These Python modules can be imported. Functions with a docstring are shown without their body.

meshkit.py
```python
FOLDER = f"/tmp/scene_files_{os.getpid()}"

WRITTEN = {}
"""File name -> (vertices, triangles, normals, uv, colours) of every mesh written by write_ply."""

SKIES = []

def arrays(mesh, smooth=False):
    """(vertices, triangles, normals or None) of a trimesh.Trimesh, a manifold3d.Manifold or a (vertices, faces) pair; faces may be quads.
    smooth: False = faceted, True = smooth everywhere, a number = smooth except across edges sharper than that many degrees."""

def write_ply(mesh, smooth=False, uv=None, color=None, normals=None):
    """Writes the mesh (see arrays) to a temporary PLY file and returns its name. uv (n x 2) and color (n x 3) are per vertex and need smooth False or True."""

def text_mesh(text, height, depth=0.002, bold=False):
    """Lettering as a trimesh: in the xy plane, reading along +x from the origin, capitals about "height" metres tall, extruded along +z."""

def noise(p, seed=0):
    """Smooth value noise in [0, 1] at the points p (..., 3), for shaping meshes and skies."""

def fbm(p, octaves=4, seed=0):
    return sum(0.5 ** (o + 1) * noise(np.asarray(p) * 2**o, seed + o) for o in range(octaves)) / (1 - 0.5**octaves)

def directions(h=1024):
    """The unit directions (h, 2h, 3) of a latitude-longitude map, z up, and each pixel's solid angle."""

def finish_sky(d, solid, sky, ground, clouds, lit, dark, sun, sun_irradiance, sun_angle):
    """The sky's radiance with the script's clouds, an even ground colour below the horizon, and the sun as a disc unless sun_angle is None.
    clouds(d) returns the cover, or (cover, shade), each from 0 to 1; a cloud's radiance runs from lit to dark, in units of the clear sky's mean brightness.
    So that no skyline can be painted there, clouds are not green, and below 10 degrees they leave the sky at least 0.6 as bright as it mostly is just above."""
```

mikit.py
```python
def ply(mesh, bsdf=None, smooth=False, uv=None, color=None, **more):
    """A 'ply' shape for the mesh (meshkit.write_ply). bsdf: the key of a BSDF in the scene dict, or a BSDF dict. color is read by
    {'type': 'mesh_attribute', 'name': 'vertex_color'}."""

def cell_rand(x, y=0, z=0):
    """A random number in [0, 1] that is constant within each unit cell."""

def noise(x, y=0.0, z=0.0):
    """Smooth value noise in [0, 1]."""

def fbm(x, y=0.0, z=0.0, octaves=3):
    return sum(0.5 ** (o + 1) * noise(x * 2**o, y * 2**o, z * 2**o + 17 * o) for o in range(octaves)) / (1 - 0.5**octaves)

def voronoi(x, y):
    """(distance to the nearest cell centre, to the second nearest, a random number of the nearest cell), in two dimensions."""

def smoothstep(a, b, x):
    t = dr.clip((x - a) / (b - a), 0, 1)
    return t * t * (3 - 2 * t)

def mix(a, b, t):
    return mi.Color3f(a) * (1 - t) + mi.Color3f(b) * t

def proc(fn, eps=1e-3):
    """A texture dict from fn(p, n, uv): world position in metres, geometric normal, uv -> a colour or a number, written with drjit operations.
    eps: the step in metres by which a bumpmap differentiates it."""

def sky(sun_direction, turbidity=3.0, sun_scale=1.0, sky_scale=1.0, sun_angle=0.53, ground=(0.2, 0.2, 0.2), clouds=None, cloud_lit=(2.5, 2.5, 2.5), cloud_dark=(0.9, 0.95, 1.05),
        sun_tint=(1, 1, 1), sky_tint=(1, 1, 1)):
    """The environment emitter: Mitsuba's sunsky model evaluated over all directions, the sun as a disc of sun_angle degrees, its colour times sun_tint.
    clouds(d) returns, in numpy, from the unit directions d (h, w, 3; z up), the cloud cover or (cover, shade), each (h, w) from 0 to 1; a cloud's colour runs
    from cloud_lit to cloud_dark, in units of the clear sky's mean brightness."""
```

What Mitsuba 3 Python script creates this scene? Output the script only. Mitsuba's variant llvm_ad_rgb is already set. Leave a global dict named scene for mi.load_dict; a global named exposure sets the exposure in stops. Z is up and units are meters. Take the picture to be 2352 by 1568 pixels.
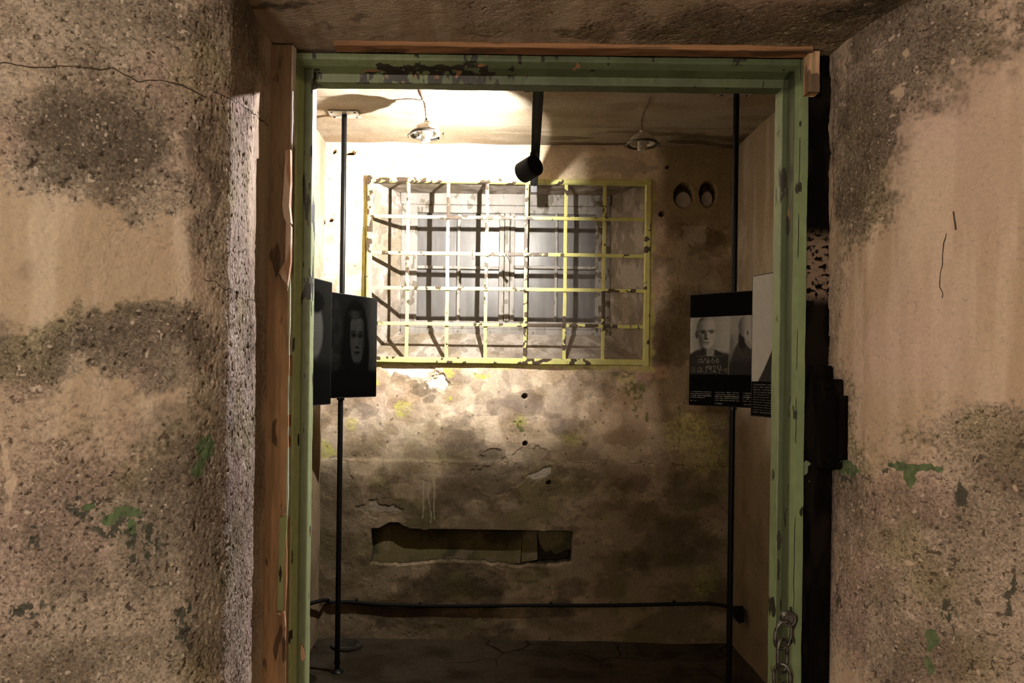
import math, random
import numpy as np
import trimesh
import drjit as dr
import mitsuba as mi
import mikit, meshkit
from mikit import noise, fbm, voronoi, cell_rand, smoothstep, mix
from shapely.geometry import Polygon

random.seed(7)
RNG = np.random.default_rng(11)
scene, labels = {}, {}

# ------------------------------------------------------------------ camera, light levels, exposure
EYE, F, CX, CY, ROLL = 1.45, 1780.0, 1134.0, 854.0, 0.0131
C_, S_ = math.cos(ROLL), math.sin(ROLL)
T = mi.ScalarTransform4f
scene['camera'] = {
    'type': 'perspective', 'fov': 2 * math.degrees(math.atan(1176 / F)), 'fov_axis': 'x',
    'near_clip': 0.02, 'far_clip': 60.0,
    'principal_point_offset_x': (1176 - CX) / 2352, 'principal_point_offset_y': (784 - CY) / 1568,
    'to_world': T().look_at(origin=[0, 0, EYE], target=[0, 1, EYE], up=[-S_, 0, C_]),
}
exposure = 0.0
LAMP_WARM = [1.0 * 60000, 0.945 * 60000, 0.84 * 60000]      # spotlight that lights the window wall
LAMP_COOL = [1.0 * 44000, 0.92 * 44000, 0.96 * 44000]      # second spotlight, shining out of the door
LAMP_HALL = [1.0 * 200, 0.90 * 200, 0.76 * 200]         # frosted globe floor lamp in the corridor


def P(px, py, d):
    """The point at depth d that the photograph shows at (px, py)."""
    a, b = (px - CX) / F * d, (CY - py) / F * d
    return np.array([a * C_ - b * S_, d, EYE + a * S_ + b * C_])


def project(v):
    v = np.asarray(v, float)
    x, y, z = v[:, 0], v[:, 1], v[:, 2] - EYE
    return np.stack([CX + F * (x * C_ + z * S_) / y, CY - F * (z * C_ - x * S_) / y], 1)


# ------------------------------------------------------------------ helpers
def numbered(key):
    if key not in scene and key not in labels:
        return key
    n = 1
    while f'{key}_{n:03d}' in scene or f'{key}_{n:03d}' in labels:
        n += 1
    return f'{key}_{n:03d}'


def thing(name, label, cat, group=None):
    key = numbered(name)
    labels[key] = {'label': label, 'category': cat}
    if group:
        labels[key]['group'] = group
    return key


def obj(name, mesh, bsdf, parent=None, smooth=35, label=None, kind=None, **kw):
    key = numbered(f'{parent}__{name}' if parent else name)
    scene[key] = mikit.ply(mesh, bsdf, smooth=smooth, **kw)
    if label or kind:
        labels.setdefault(key, {})
        if label:
            labels[key]['label'] = label
        if kind:
            labels[key]['kind'] = kind
    return key


def cat(*ms):
    return trimesh.util.concatenate(list(ms))


def cbox(lo, hi, b=0.002):
    """A box with chamfered edges."""
    lo, hi = np.minimum(lo, hi).astype(float), np.maximum(lo, hi).astype(float)
    b = min(b, 0.45 * (hi - lo).min())
    pts = []
    for sx in (0, 1):
        for sy in (0, 1):
            for sz in (0, 1):
                c = np.where([sx, sy, sz], hi, lo)
                s = np.where([sx, sy, sz], -1, 1) * b
                pts += [c + s * [0, 1, 1], c + s * [1, 0, 1], c + s * [1, 1, 0]]
    return trimesh.convex.convex_hull(np.array(pts))


def tube(path, r, n=10, caps=True):
    """A tube along a polyline; r a number or one per point."""
    p = np.asarray(path, float)
    r = np.broadcast_to(np.asarray(r, float), (len(p),))
    t = np.gradient(p, axis=0)
    t /= np.linalg.norm(t, axis=1, keepdims=True) + 1e-12
    a = np.cross(t[0], [0.31, 0.2, 0.93])
    a /= np.linalg.norm(a)
    rings = []
    ang = np.arange(n) * 2 * np.pi / n
    for i in range(len(p)):
        a = a - t[i] * np.dot(a, t[i])
        a /= np.linalg.norm(a)
        b = np.cross(t[i], a)
        rings.append(p[i] + r[i] * (np.cos(ang)[:, None] * a + np.sin(ang)[:, None] * b))
    v = np.vstack(rings)
    f = []
    for i in range(len(p) - 1):
        for k in range(n):
            q, w = i * n + k, i * n + (k + 1) % n
            f += [[q, w, w + n], [q, w + n, q + n]]
    if caps:
        v = np.vstack([v, p[:1], p[-1:]])
        e = len(p) * n
        for k in range(n):
            f += [[(k + 1) % n, k, e], [e - n + k, e - n + (k + 1) % n, e + 1]]
    return trimesh.Trimesh(v, np.array(f), process=False)


def closed_tube(path, r, n=9):
    p = np.asarray(path, float)
    m = len(p)
    t = np.roll(p, -1, 0) - np.roll(p, 1, 0)
    t /= np.linalg.norm(t, axis=1, keepdims=True)
    nrm = np.linalg.svd(p - p.mean(0))[2][2]
    ang = np.arange(n) * 2 * np.pi / n
    v = np.vstack([p[i] + r * (np.cos(ang)[:, None] * np.cross(nrm, t[i]) + np.sin(ang)[:, None] * nrm) for i in range(m)])
    f = []
    for i in range(m):
        for k in range(n):
            q, w = i * n + k, i * n + (k + 1) % n
            q2, w2 = (i + 1) % m * n + k, (i + 1) % m * n + (k + 1) % n
            f += [[q, w, w2], [q, w2, q2]]
    return trimesh.Trimesh(v, np.array(f), process=False)


def lathe(profile, n=40):
    """Turned about z; profile of (r, z)."""
    return trimesh.creation.revolve(np.asarray(profile, float), sections=n)


def frame_to(origin, zdir):
    z = np.asarray(zdir, float) / np.linalg.norm(zdir)
    x = np.cross(z, [0.0, 0.0, 1.0]) if abs(z[2]) < 0.97 else np.array([1.0, 0, 0])
    x /= np.linalg.norm(x)
    m = np.eye(4)
    m[:3, 0], m[:3, 1], m[:3, 2], m[:3, 3] = x, np.cross(z, x), z, origin
    return m


def T4(x, y, z):
    m = np.eye(4)
    m[:3, 3] = x, y, z
    return m


def moved(mesh, m):
    mesh = mesh.copy()
    mesh.apply_transform(m)
    return mesh


def surf(us, vs, pos, disp=None, cut=None, flip=False):
    """A surface over the grid us x vs in metres, (mesh, uv). pos(U, V) -> points; disp(u, v) displaces along the normal; cut(u, v) drops faces."""
    U, V = np.meshgrid(us, vs, indexing='ij')
    Pn = pos(U, V)
    du = np.gradient(Pn, axis=0)
    dv = np.gradient(Pn, axis=1)
    N = np.cross(du, dv)
    N /= np.linalg.norm(N, axis=-1, keepdims=True) + 1e-20
    if flip:
        N = -N
    uv = np.stack([U.ravel(), V.ravel()], 1)
    v = Pn.reshape(-1, 3)
    if disp is not None:
        v = v + N.reshape(-1, 3) * disp(uv[:, 0], uv[:, 1])[:, None]
    nu, nv = len(us), len(vs)
    i, j = np.meshgrid(np.arange(nu - 1), np.arange(nv - 1), indexing='ij')
    a = (i * nv + j).ravel()
    q = np.stack([a, a + nv, a + nv + 1, a + 1], 1)
    if flip:
        q = q[:, ::-1]
    if cut is not None:
        q = q[~cut(uv[q, 0].mean(1), uv[q, 1].mean(1))]
    f = np.vstack([q[:, [0, 1, 2]], q[:, [0, 2, 3]]])
    return trimesh.Trimesh(v, f, process=False), uv


def numpy_of(fn):
    """A drjit function of (u, v) as a numpy one."""
    def g(u, v):
        return np.array(mi.Float(fn(mi.Float(np.ascontiguousarray(u, np.float32)), mi.Float(np.ascontiguousarray(v, np.float32)))), float).ravel()
    return g


def finer(breaks):
    """Grid lines: [(start, end, step), ...] joined."""
    out = []
    for a, b, s in breaks:
        out.append(np.linspace(a, b, max(2, int(round((b - a) / s)) + 1)))
    return np.unique(np.round(np.concatenate(out), 6))


def two(b):
    return {'type': 'twosided', 'bsdf': b}


def diffuse(fn):
    return {'type': 'diffuse', 'reflectance': mikit.proc(fn) if callable(fn) else {'type': 'rgb', 'value': list(fn)}}


def bumped(b, fn, eps=8e-4, scale=1.0):
    return two({'type': 'bumpmap', 'arbitrary': mikit.proc(fn, eps), 'scale': scale, 'bsdf': b})


def gloss(col, rough, spec=0.4, metallic=0.0):
    return {'type': 'principled', 'base_color': mikit.proc(col) if callable(col) else {'type': 'rgb', 'value': list(col)}, 'roughness': rough, 'specular': spec, 'metallic': metallic}


# ------------------------------------------------------------------ patches on a surface (its own coordinates, metres)
def patches(u, v, items, warp=0.03, ragged=0.25, soft=(1.15, 0.7)):
    """The strongest of several stains (u, v, radius u, radius v, strength) with ragged edges."""
    wu = u + warp * (noise(u * 14 + 3.1, v * 14) - 0.5) * 2 + 0.35 * warp * (noise(u * 45, v * 45 + 7) - 0.5) * 2
    wv = v + warp * (noise(u * 14, v * 14 + 9.7) - 0.5) * 2 + 0.35 * warp * (noise(u * 45 + 5, v * 45) - 0.5) * 2
    e = ragged * (noise(u * 170, v * 170) - 0.5)
    m = mi.Float(0)
    for a, b, ru, rv, s in items:
        a, b, ru, rv, s = float(a), float(b), float(ru), float(rv), float(s)
        d = dr.sqrt(dr.square((wu - a) / ru) + dr.square((wv - b) / rv)) + e
        m = dr.maximum(m, s * smoothstep(soft[0], soft[1], d))
    return m


def line_near(u, v, pts, width, wob=0.004):
    """1 on a thin crack along the points."""
    wu = u + wob * (noise(u * 60, v * 60) - 0.5) * 2
    wv = v + wob * (noise(u * 60 + 11, v * 60) - 0.5) * 2
    d = mi.Float(9)
    for (a, b), (c, e) in zip(pts[:-1], pts[1:]):
        a, b, c, e = float(a), float(b), float(c), float(e)
        l2 = (c - a) ** 2 + (e - b) ** 2 + 1e-12
        t = dr.clip(((wu - a) * (c - a) + (wv - b) * (e - b)) / l2, 0, 1)
        d = dr.minimum(d, dr.sqrt(dr.square(wu - a - t * (c - a)) + dr.square(wv - b - t * (e - b))))
    return smoothstep(width, width * 0.4, d)


class OnSurface:
    """Turns measured picture points into a surface's own (u, v)."""
    def __init__(self, us, vs, pos):
        U, V = np.meshgrid(us, vs, indexing='ij')
        p = pos(U, V).reshape(-1, 3)
        ok = p[:, 1] > 0.3
        self.uv = np.stack([U.ravel(), V.ravel()], 1)[ok]
        self.px = project(p[ok])

    def at(self, x, y):
        return tuple(self.uv[np.argmin(((self.px - [x, y]) ** 2).sum(1))])

    def blob(self, x, y, rx, ry, s):
        a, b = self.at(x, y)
        u0, u1 = self.at(x - rx, y)[0], self.at(x + rx, y)[0]
        v0, v1 = self.at(x, y - ry)[1], self.at(x, y + ry)[1]
        return (float(a), float(b), max(abs(u1 - u0) / 2, 0.002), max(abs(v1 - v0) / 2, 0.002), s)

    def blobs(self, rows):
        return [self.blob(*r) for r in rows]


# ------------------------------------------------------------------ weathered plaster round the doorway
def pits(u, v, k, share):
    d, _, r = voronoi(u * k, v * k)
    return smoothstep(0.34, 0.16, d) * mi.Float(dr.select(r < share, 1.0, 0.0))


def specks(u, v, k, level):
    """Irregular small holes or grains."""
    return smoothstep(level, level + 0.06, 0.72 * noise(u * k, v * k) + 0.28 * noise(u * k * 2.6 + 3, v * k * 2.3))


def make_plaster(dark, rough, green, black, pale, crack, tone=(1, 1, 1)):
    """(colour fn, displacement fn) of a doorway plaster with its own stains."""
    def base(u, v):
        big = fbm(u * 5, v * 5, 2.0, 3)
        R = dr.clip(patches(u, v, rough, 0.04, 0.35) + 0.5 * smoothstep(0.56, 0.7, big), 0, 1) if rough else smoothstep(0.5, 0.7, big)
        D = dr.clip(patches(u, v, dark, 0.045, 0.30, (1.25, 0.35)) , 0, 1) if dark else mi.Float(0)
        return R, D

    def height(u, v):
        R, _ = base(u, v)
        grain = 0.6 * noise(u * 210, v * 190) + 0.4 * noise(u * 430 + 9, v * 410)
        return R * (grain * 0.0014 - 0.0014 + 0.0016 * (noise(u * 240 + 2, v * 75) - 0.5)) - 0.0028 * R * specks(u, v, 150, 0.76) + 0.003 * fbm(u * 22, v * 14, 4.0, 3)

    def colour(p, n, uv):
        u, v = uv.x, uv.y
        R, D = base(u, v)
        g1, g2 = noise(u * 300, v * 300), noise(u * 620 + 4, v * 620)
        streak = fbm(u * 38, v * 4.5, 1.0, 3)
        c = mix((0.43, 0.355, 0.275), (0.35, 0.275, 0.20), smoothstep(0.35, 0.65, streak))
        c = mix(c, (0.44, 0.34, 0.295), smoothstep(0.5, 0.8, fbm(u * 4 + 7, v * 4, 0.0, 2)) * 0.6)
        gritty = mix((0.28, 0.235, 0.19), (0.17, 0.138, 0.108), smoothstep(0.35, 0.7, fbm(u * 13, v * 13, 8.0, 3)))
        gritty = mix(gritty, (0.21, 0.185, 0.11), 0.7 * smoothstep(0.55, 0.75, fbm(u * 9 + 31, v * 9, 3.0, 2)))
        gritty = mix(gritty, (0.29, 0.215, 0.19), 0.6 * smoothstep(0.55, 0.75, fbm(u * 8 + 61, v * 8, 5.0, 2)))
        c = mix(c, gritty, R)
        c = mix(c, mix((0.062, 0.052, 0.041), (0.098, 0.083, 0.066), noise(u * 60, v * 60)), D * (0.80 + 0.2 * noise(u * 200 + 8, v * 200)))
        c = c * (1 + (R * 0.5 + 0.12) * (g1 - 0.5) + (R * 0.35 + 0.1) * (g2 - 0.5))
        c = mix(c, (0.42, 0.36, 0.30), specks(u + 7, v, 105, 0.80) * R * 0.75)
        c = mix(c, (0.35, 0.29, 0.24), specks(u + 2, v, 260, 0.76) * R * 0.5)
        hole = dr.maximum(specks(u, v, 150, 0.76) * (0.2 + 0.8 * R), specks(u + 3, v, 330, 0.74) * R)
        c = mix(c, (0.040, 0.030, 0.023), hole * 0.72)
        if black:
            b = patches(u, v, black, 0.012, 0.6, (1.1, 0.6)) * smoothstep(0.50, 0.55, 0.65 * noise(u * 150, v * 110) + 0.35 * noise(u * 420, v * 330))
            c = mix(c, (0.045, 0.05, 0.04), b * 0.9)
        if green:
            b = patches(u, v, green, 0.012, 0.45, (1.02, 0.92))
            c = mix(c, mix((0.105, 0.145, 0.075), (0.06, 0.085, 0.045), noise(u * 160, v * 160)), b)
        if pale:
            c = mix(c, (0.45, 0.36, 0.275), patches(u, v, pale, 0.012, 0.7, (1.0, 0.6)) * 0.7)
        for pts, w in crack:
            c = mix(c, (0.035, 0.026, 0.02), line_near(u, v, pts, w) * 0.92)
        return c * mi.Color3f(*tone)

    return colour, height


def plaster_bump(p, n, uv):
    u, v = uv.x, uv.y
    return 0.0009 * noise(u * 400, v * 360) + 0.0010 * noise(u * 75, v * 50)



def spline(pts, n=400):
    """A rounded polyline through plan points: (arc lengths, function of the arc length)."""
    p = np.asarray(pts, float)
    s = np.concatenate([[0], np.cumsum(np.linalg.norm(np.diff(p, axis=0), axis=1))])
    t = np.linspace(0, s[-1], n)
    q = np.stack([np.interp(t, s, p[:, k]) for k in (0, 1)], 1)
    from scipy.ndimage import gaussian_filter1d
    q = gaussian_filter1d(q, 2.2, axis=0, mode='nearest')
    return s[-1], lambda u: np.stack([np.interp(u, t, q[:, 0]), np.interp(u, t, q[:, 1])], -1)


def plan_wall(pts):
    L, at = spline(pts, 900)
    def pos(U, V):
        q = at(U)
        return np.stack([q[..., 0], q[..., 1], V], -1)
    return L, pos


# left side of the doorway: reveal, rounded edge, then the corridor face
L1, left_pos = plan_wall([(-0.434, 1.515), (-0.432, 1.40), (-0.421, 1.225), (-0.46, 1.165), (-0.60, 1.09), (-0.85, 0.99), (-1.5, 0.86), (-3.0, 0.80)])
us_l = finer([(0, 0.33, 0.0017), (0.33, 0.95, 0.0024), (0.95, 1.3, 0.01), (1.3, L1, 0.08)])
vs_l = finer([(0, 0.85, 0.02), (0.85, 2.16, 0.0024), (2.16, 2.9, 0.03)])
on = OnSurface(np.linspace(0, 1.1, 260), np.linspace(0.8, 2.2, 360), left_pos)
dark_l = on.blobs([(245, 340, 170, 140, .95), (330, 60, 230, 90, .5), (560, 70, 150, 110, .9), (485, 400, 45, 190, .75), (200, 800, 290, 85, .8), (350, 850, 120, 80, .6),
                   (40, 720, 90, 60, .5), (250, 1130, 330, 130, .4), (490, 1180, 110, 260, .75), (120, 1290, 150, 110, .55), (300, 1520, 330, 90, .45), (590, 900, 35, 500, .35), (400, 1000, 80, 70, .45)])
rough_l = on.blobs([(550, 1000, 42, 600, 1), (330, 130, 400, 210, 1), (230, 380, 250, 130, 1), (490, 380, 60, 220, .7), (220, 800, 330, 110, 1), (300, 1330, 400, 360, 1), (550, 1100, 90, 600, .7), (545, 620, 40, 420, .9)])
green_l = on.blobs([(470, 1038, 22, 24, 1), (463, 1080, 10, 24, 1), (300, 1178, 36, 14, 1), (210, 1168, 16, 9, 1), (262, 1196, 26, 9, 1), (312, 1210, 12, 20, 1)])
black_l = on.blobs([(205, 1160, 70, 30, 1), (290, 1205, 80, 35, 1), (340, 1250, 45, 60, 1), (415, 1445, 28, 70, 1), (60, 1415, 70, 26, 1), (80, 1240, 25, 30, 1)])
pale_l = on.blobs([(14, 1090, 13, 120, 1)])
crack_l = [([on.at(*q) for q in [(0, 150), (70, 150), (150, 158), (210, 160), (250, 163), (310, 184), (370, 186), (420, 196), (470, 222)]], 0.0016),
           ([on.at(*q) for q in [(490, 214), (520, 222), (560, 248), (590, 265), (612, 290)]], 0.0014),
           ([on.at(*q) for q in [(470, 640), (510, 660), (560, 690), (592, 694)]], 0.0010)]
col, hgt = make_plaster(dark_l, rough_l, green_l, black_l, pale_l, crack_l)
scene['plaster_left'] = bumped(diffuse(col), plaster_bump)
m, uv = surf(us_l, vs_l, left_pos, numpy_of(hgt), flip=True)
obj('wall_left', m, 'plaster_left', smooth=True, uv=uv, kind='structure')

# right side of the doorway
L2, right_pos = plan_wall([(0.646, 1.515), (0.646, 1.44), (0.657, 1.36), (0.69, 1.285), (0.77, 1.205), (1.0, 1.06), (1.5, 0.90), (3.0, 0.80)])
_right = right_pos


def right_pos(U, V):
    p = _right(U, V)
    e = 1.6 * (meshkit.fbm(np.stack([V * 7, V * 0 + .3, V * 0], -1), 6, 21) - 0.5) + 0.25 * (meshkit.fbm(np.stack([V * 90, U * 60, V * 0], -1), 3, 5) - 0.5)
    low = np.clip((EYE + 0.02 - V) / 0.05, 0, 1) * 0.010
    p[..., 0] += (0.018 * e + low * np.clip((V - 0.95) / 0.2, 0, 1)) * np.exp(-U / 0.035)
    return p


us_r = finer([(0, 0.85, 0.0024), (0.85, 1.2, 0.01), (1.2, L2, 0.08)])
on = OnSurface(np.linspace(0, 1.0, 260), np.linspace(0.8, 2.2, 360), right_pos)
dark_r = on.blobs([(2130, 130, 190, 120, .75), (1990, 300, 110, 240, .8), (1955, 420, 60, 170, .85), (1910, 250, 40, 200, .6), (2050, 10, 200, 70, .8), (1900, 740, 40, 160, .6),
                   (2310, 1150, 110, 150, .45), (2080, 1160, 120, 70, .4), (2200, 1300, 120, 200, .35), (2100, 1500, 250, 90, .4), (1930, 1250, 30, 250, .3)])
rough_r = on.blobs([(2080, 90, 260, 150, 1), (1970, 330, 85, 250, 1), (2150, 1330, 330, 320, 1), (2270, 1080, 140, 170, 1), (1940, 1200, 60, 330, 1), (1915, 720, 40, 160, .6)])
green_r = on.blobs([(1943, 1066, 20, 22, 1), (2090, 1070, 60, 11, 1), (2085, 1092, 16, 24, 1), (2150, 1475, 16, 28, 1), (2150, 1535, 14, 20, 1)])
black_r = on.blobs([(1945, 1105, 14, 40, 1), (2035, 1080, 10, 14, 1), (2190, 1420, 26, 50, 1), (2318, 1370, 14, 70, 1), (2200, 1150, 12, 60, 1), (1922, 1375, 12, 36, 1)])
pale_r = on.blobs([(2052, 100, 12, 10, 1), (2065, 213, 16, 14, 1), (2090, 130, 10, 10, 1), (2187, 155, 8, 8, 1), (2092, 1285, 10, 9, 1), (2315, 1132, 8, 7, 1), (2265, 1555, 9, 8, 1), (1990, 480, 10, 8, .6)])
crack_r = [([on.at(*q) for q in [(2196, 490), (2199, 525)]], 0.0018), ([on.at(*q) for q in [(2172, 535), (2166, 600), (2163, 690)]], 0.0012),
           ([on.at(*q) for q in [(1915, 120), (1920, 220), (1912, 330), (1918, 430), (1908, 545)]], 0.0016)]
col, hgt = make_plaster(dark_r, rough_r, green_r, black_r, pale_r, crack_r, (1.02, 0.98, 0.97))
scene['plaster_right'] = bumped(diffuse(col), plaster_bump)
m, uv = surf(us_r, vs_l, right_pos, numpy_of(hgt))
obj('wall_right', m, 'plaster_right', smooth=True, uv=uv, kind='structure')

# soffit over the doorway, then the corridor wall above it
CEIL = 2.072
Ls, sof_at = spline([(1.56, CEIL), (1.40, CEIL + 0.001), (1.20, CEIL + 0.012), (1.10, CEIL + 0.05), (1.05, CEIL + 0.16), (0.95, CEIL + 0.45), (0.88, 2.95)], 900)
def sof_pos(U, V):
    q = sof_at(V)
    return np.stack([U, q[..., 0], q[..., 1]], -1)
us_s = finer([(-1.6, -0.55, 0.05), (-0.55, 0.85, 0.0035), (0.85, 1.7, 0.05)])
vs_s = finer([(0, 0.36, 0.0035), (0.36, Ls, 0.03)])
on = OnSurface(np.linspace(-0.6, 0.9, 300), np.linspace(0, 0.6, 150), sof_pos)
dark_s = on.blobs([(1960, 15, 130, 40, 1), (1970, 18, 110, 34, 1), (1650, 55, 260, 40, .6), (1750, 85, 200, 18, .5), (640, 3, 110, 14, .9), (1090, 85, 40, 5, .6), (840, 42, 20, 10, .6), (1500, 80, 60, 20, .4), (780, 62, 14, 8, .5), (900, 85, 60, 8, .4)])
rough_s = on.blobs([(1700, 60, 330, 60, .8), (1350, 70, 60, 24, .8)])
black_s = on.blobs([(1360, 60, 16, 22, .8), (1075, 18, 8, 5, 1)])
col, hgt = make_plaster(dark_s, rough_s, [], black_s, [], [([on.at(*q) for q in [(1695, 62), (1710, 40), (1692, 22)]], 0.001)], (0.80, 0.78, 0.76))
scene['plaster_soffit'] = bumped(diffuse(col), plaster_bump)
m, uv = surf(us_s, vs_s, sof_pos, numpy_of(hgt))
obj('wall_front', m, 'plaster_soffit', smooth=True, uv=uv, kind='structure')

# ------------------------------------------------------------------ the cell: floor, walls, ceiling
XL, XR, YB, YF, ZC = -0.93, 1.30, 4.20, 1.60, EYE + 1.235


def cell_wall(p, n, uv):
    """Old limewash on the side walls and the ceiling: warm cream, wiped streaks, smoke bands."""
    along = mi.Float(dr.select(dr.abs(n.z) > 0.5, p.x, p.y))
    up = mi.Float(dr.select(dr.abs(n.z) > 0.5, p.y, p.z))
    s = mi.Float(dr.select(dr.abs(n.z) > 0.5, 0.5 + 0.7 * (fbm(p.x * 2.6, p.y * 7, 1.0, 4) - 0.5), fbm(along * 14, p.z * 1.6, 1.0, 3)))
    c = mix((0.60, 0.515, 0.415), (0.47, 0.36, 0.255), smoothstep(0.35, 0.68, s))
    c = mix(c, (0.30, 0.22, 0.14), 0.6 * smoothstep(0.55, 0.72, fbm(along * 5 + 4, up * 5, 2.0, 3)) * smoothstep(0.6, 0.4, s))
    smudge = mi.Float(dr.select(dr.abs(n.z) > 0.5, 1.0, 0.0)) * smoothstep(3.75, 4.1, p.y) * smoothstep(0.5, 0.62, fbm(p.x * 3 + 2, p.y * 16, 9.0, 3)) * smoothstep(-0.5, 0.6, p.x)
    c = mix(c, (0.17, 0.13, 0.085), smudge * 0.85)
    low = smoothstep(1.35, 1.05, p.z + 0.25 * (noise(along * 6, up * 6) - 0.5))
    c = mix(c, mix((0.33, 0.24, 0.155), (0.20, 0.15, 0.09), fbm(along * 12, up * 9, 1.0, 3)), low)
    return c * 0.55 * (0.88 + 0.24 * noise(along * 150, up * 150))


def cell_bump(p, n, uv):
    return 0.0035 * noise(uv.x * 15, uv.y * 15)


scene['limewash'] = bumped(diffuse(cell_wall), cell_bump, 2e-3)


def plane_surf(name, o, eu, ev, nu, nv, step, bsdf, amp=0.006, parent=None, k=5, cut=None, seed=0, kind='structure'):
    o, eu, ev = map(np.asarray, (o, eu, ev))
    us, vs = np.linspace(0, nu, max(2, int(nu / step) + 1)), np.linspace(0, nv, max(2, int(nv / step) + 1))
    def disp(u, v):
        return amp * (meshkit.fbm(np.stack([u * k, v * k, u * 0 + seed * 3.3], 1), 4, seed) - 0.5)
    m, uv = surf(us, vs, lambda U, V: o + U[..., None] * eu + V[..., None] * ev, disp, cut)
    return obj(name, m, bsdf, parent=parent, smooth=True, uv=uv, kind=kind)


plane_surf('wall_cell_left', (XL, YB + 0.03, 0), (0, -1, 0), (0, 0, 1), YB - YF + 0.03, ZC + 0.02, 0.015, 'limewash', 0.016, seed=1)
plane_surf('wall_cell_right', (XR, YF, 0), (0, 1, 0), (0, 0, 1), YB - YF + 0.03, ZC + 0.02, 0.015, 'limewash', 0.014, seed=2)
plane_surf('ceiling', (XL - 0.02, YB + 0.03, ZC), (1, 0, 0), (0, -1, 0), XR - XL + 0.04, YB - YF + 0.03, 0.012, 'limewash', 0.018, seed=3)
# inner face of the doorway wall, three pieces round the opening
m = cat(cbox((XL - 0.1, 1.55, -0.02), (-0.375, 1.60, ZC + 0.05), 0.004), cbox((0.60, 1.55, -0.02), (XR + 0.1, 1.60, ZC + 0.05), 0.004), cbox((-0.375, 1.55, EYE + 0.60), (0.60, 1.60, ZC + 0.05), 0.004))
obj('wall_cell_front', m, 'limewash', kind='structure', smooth=False)


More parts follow.
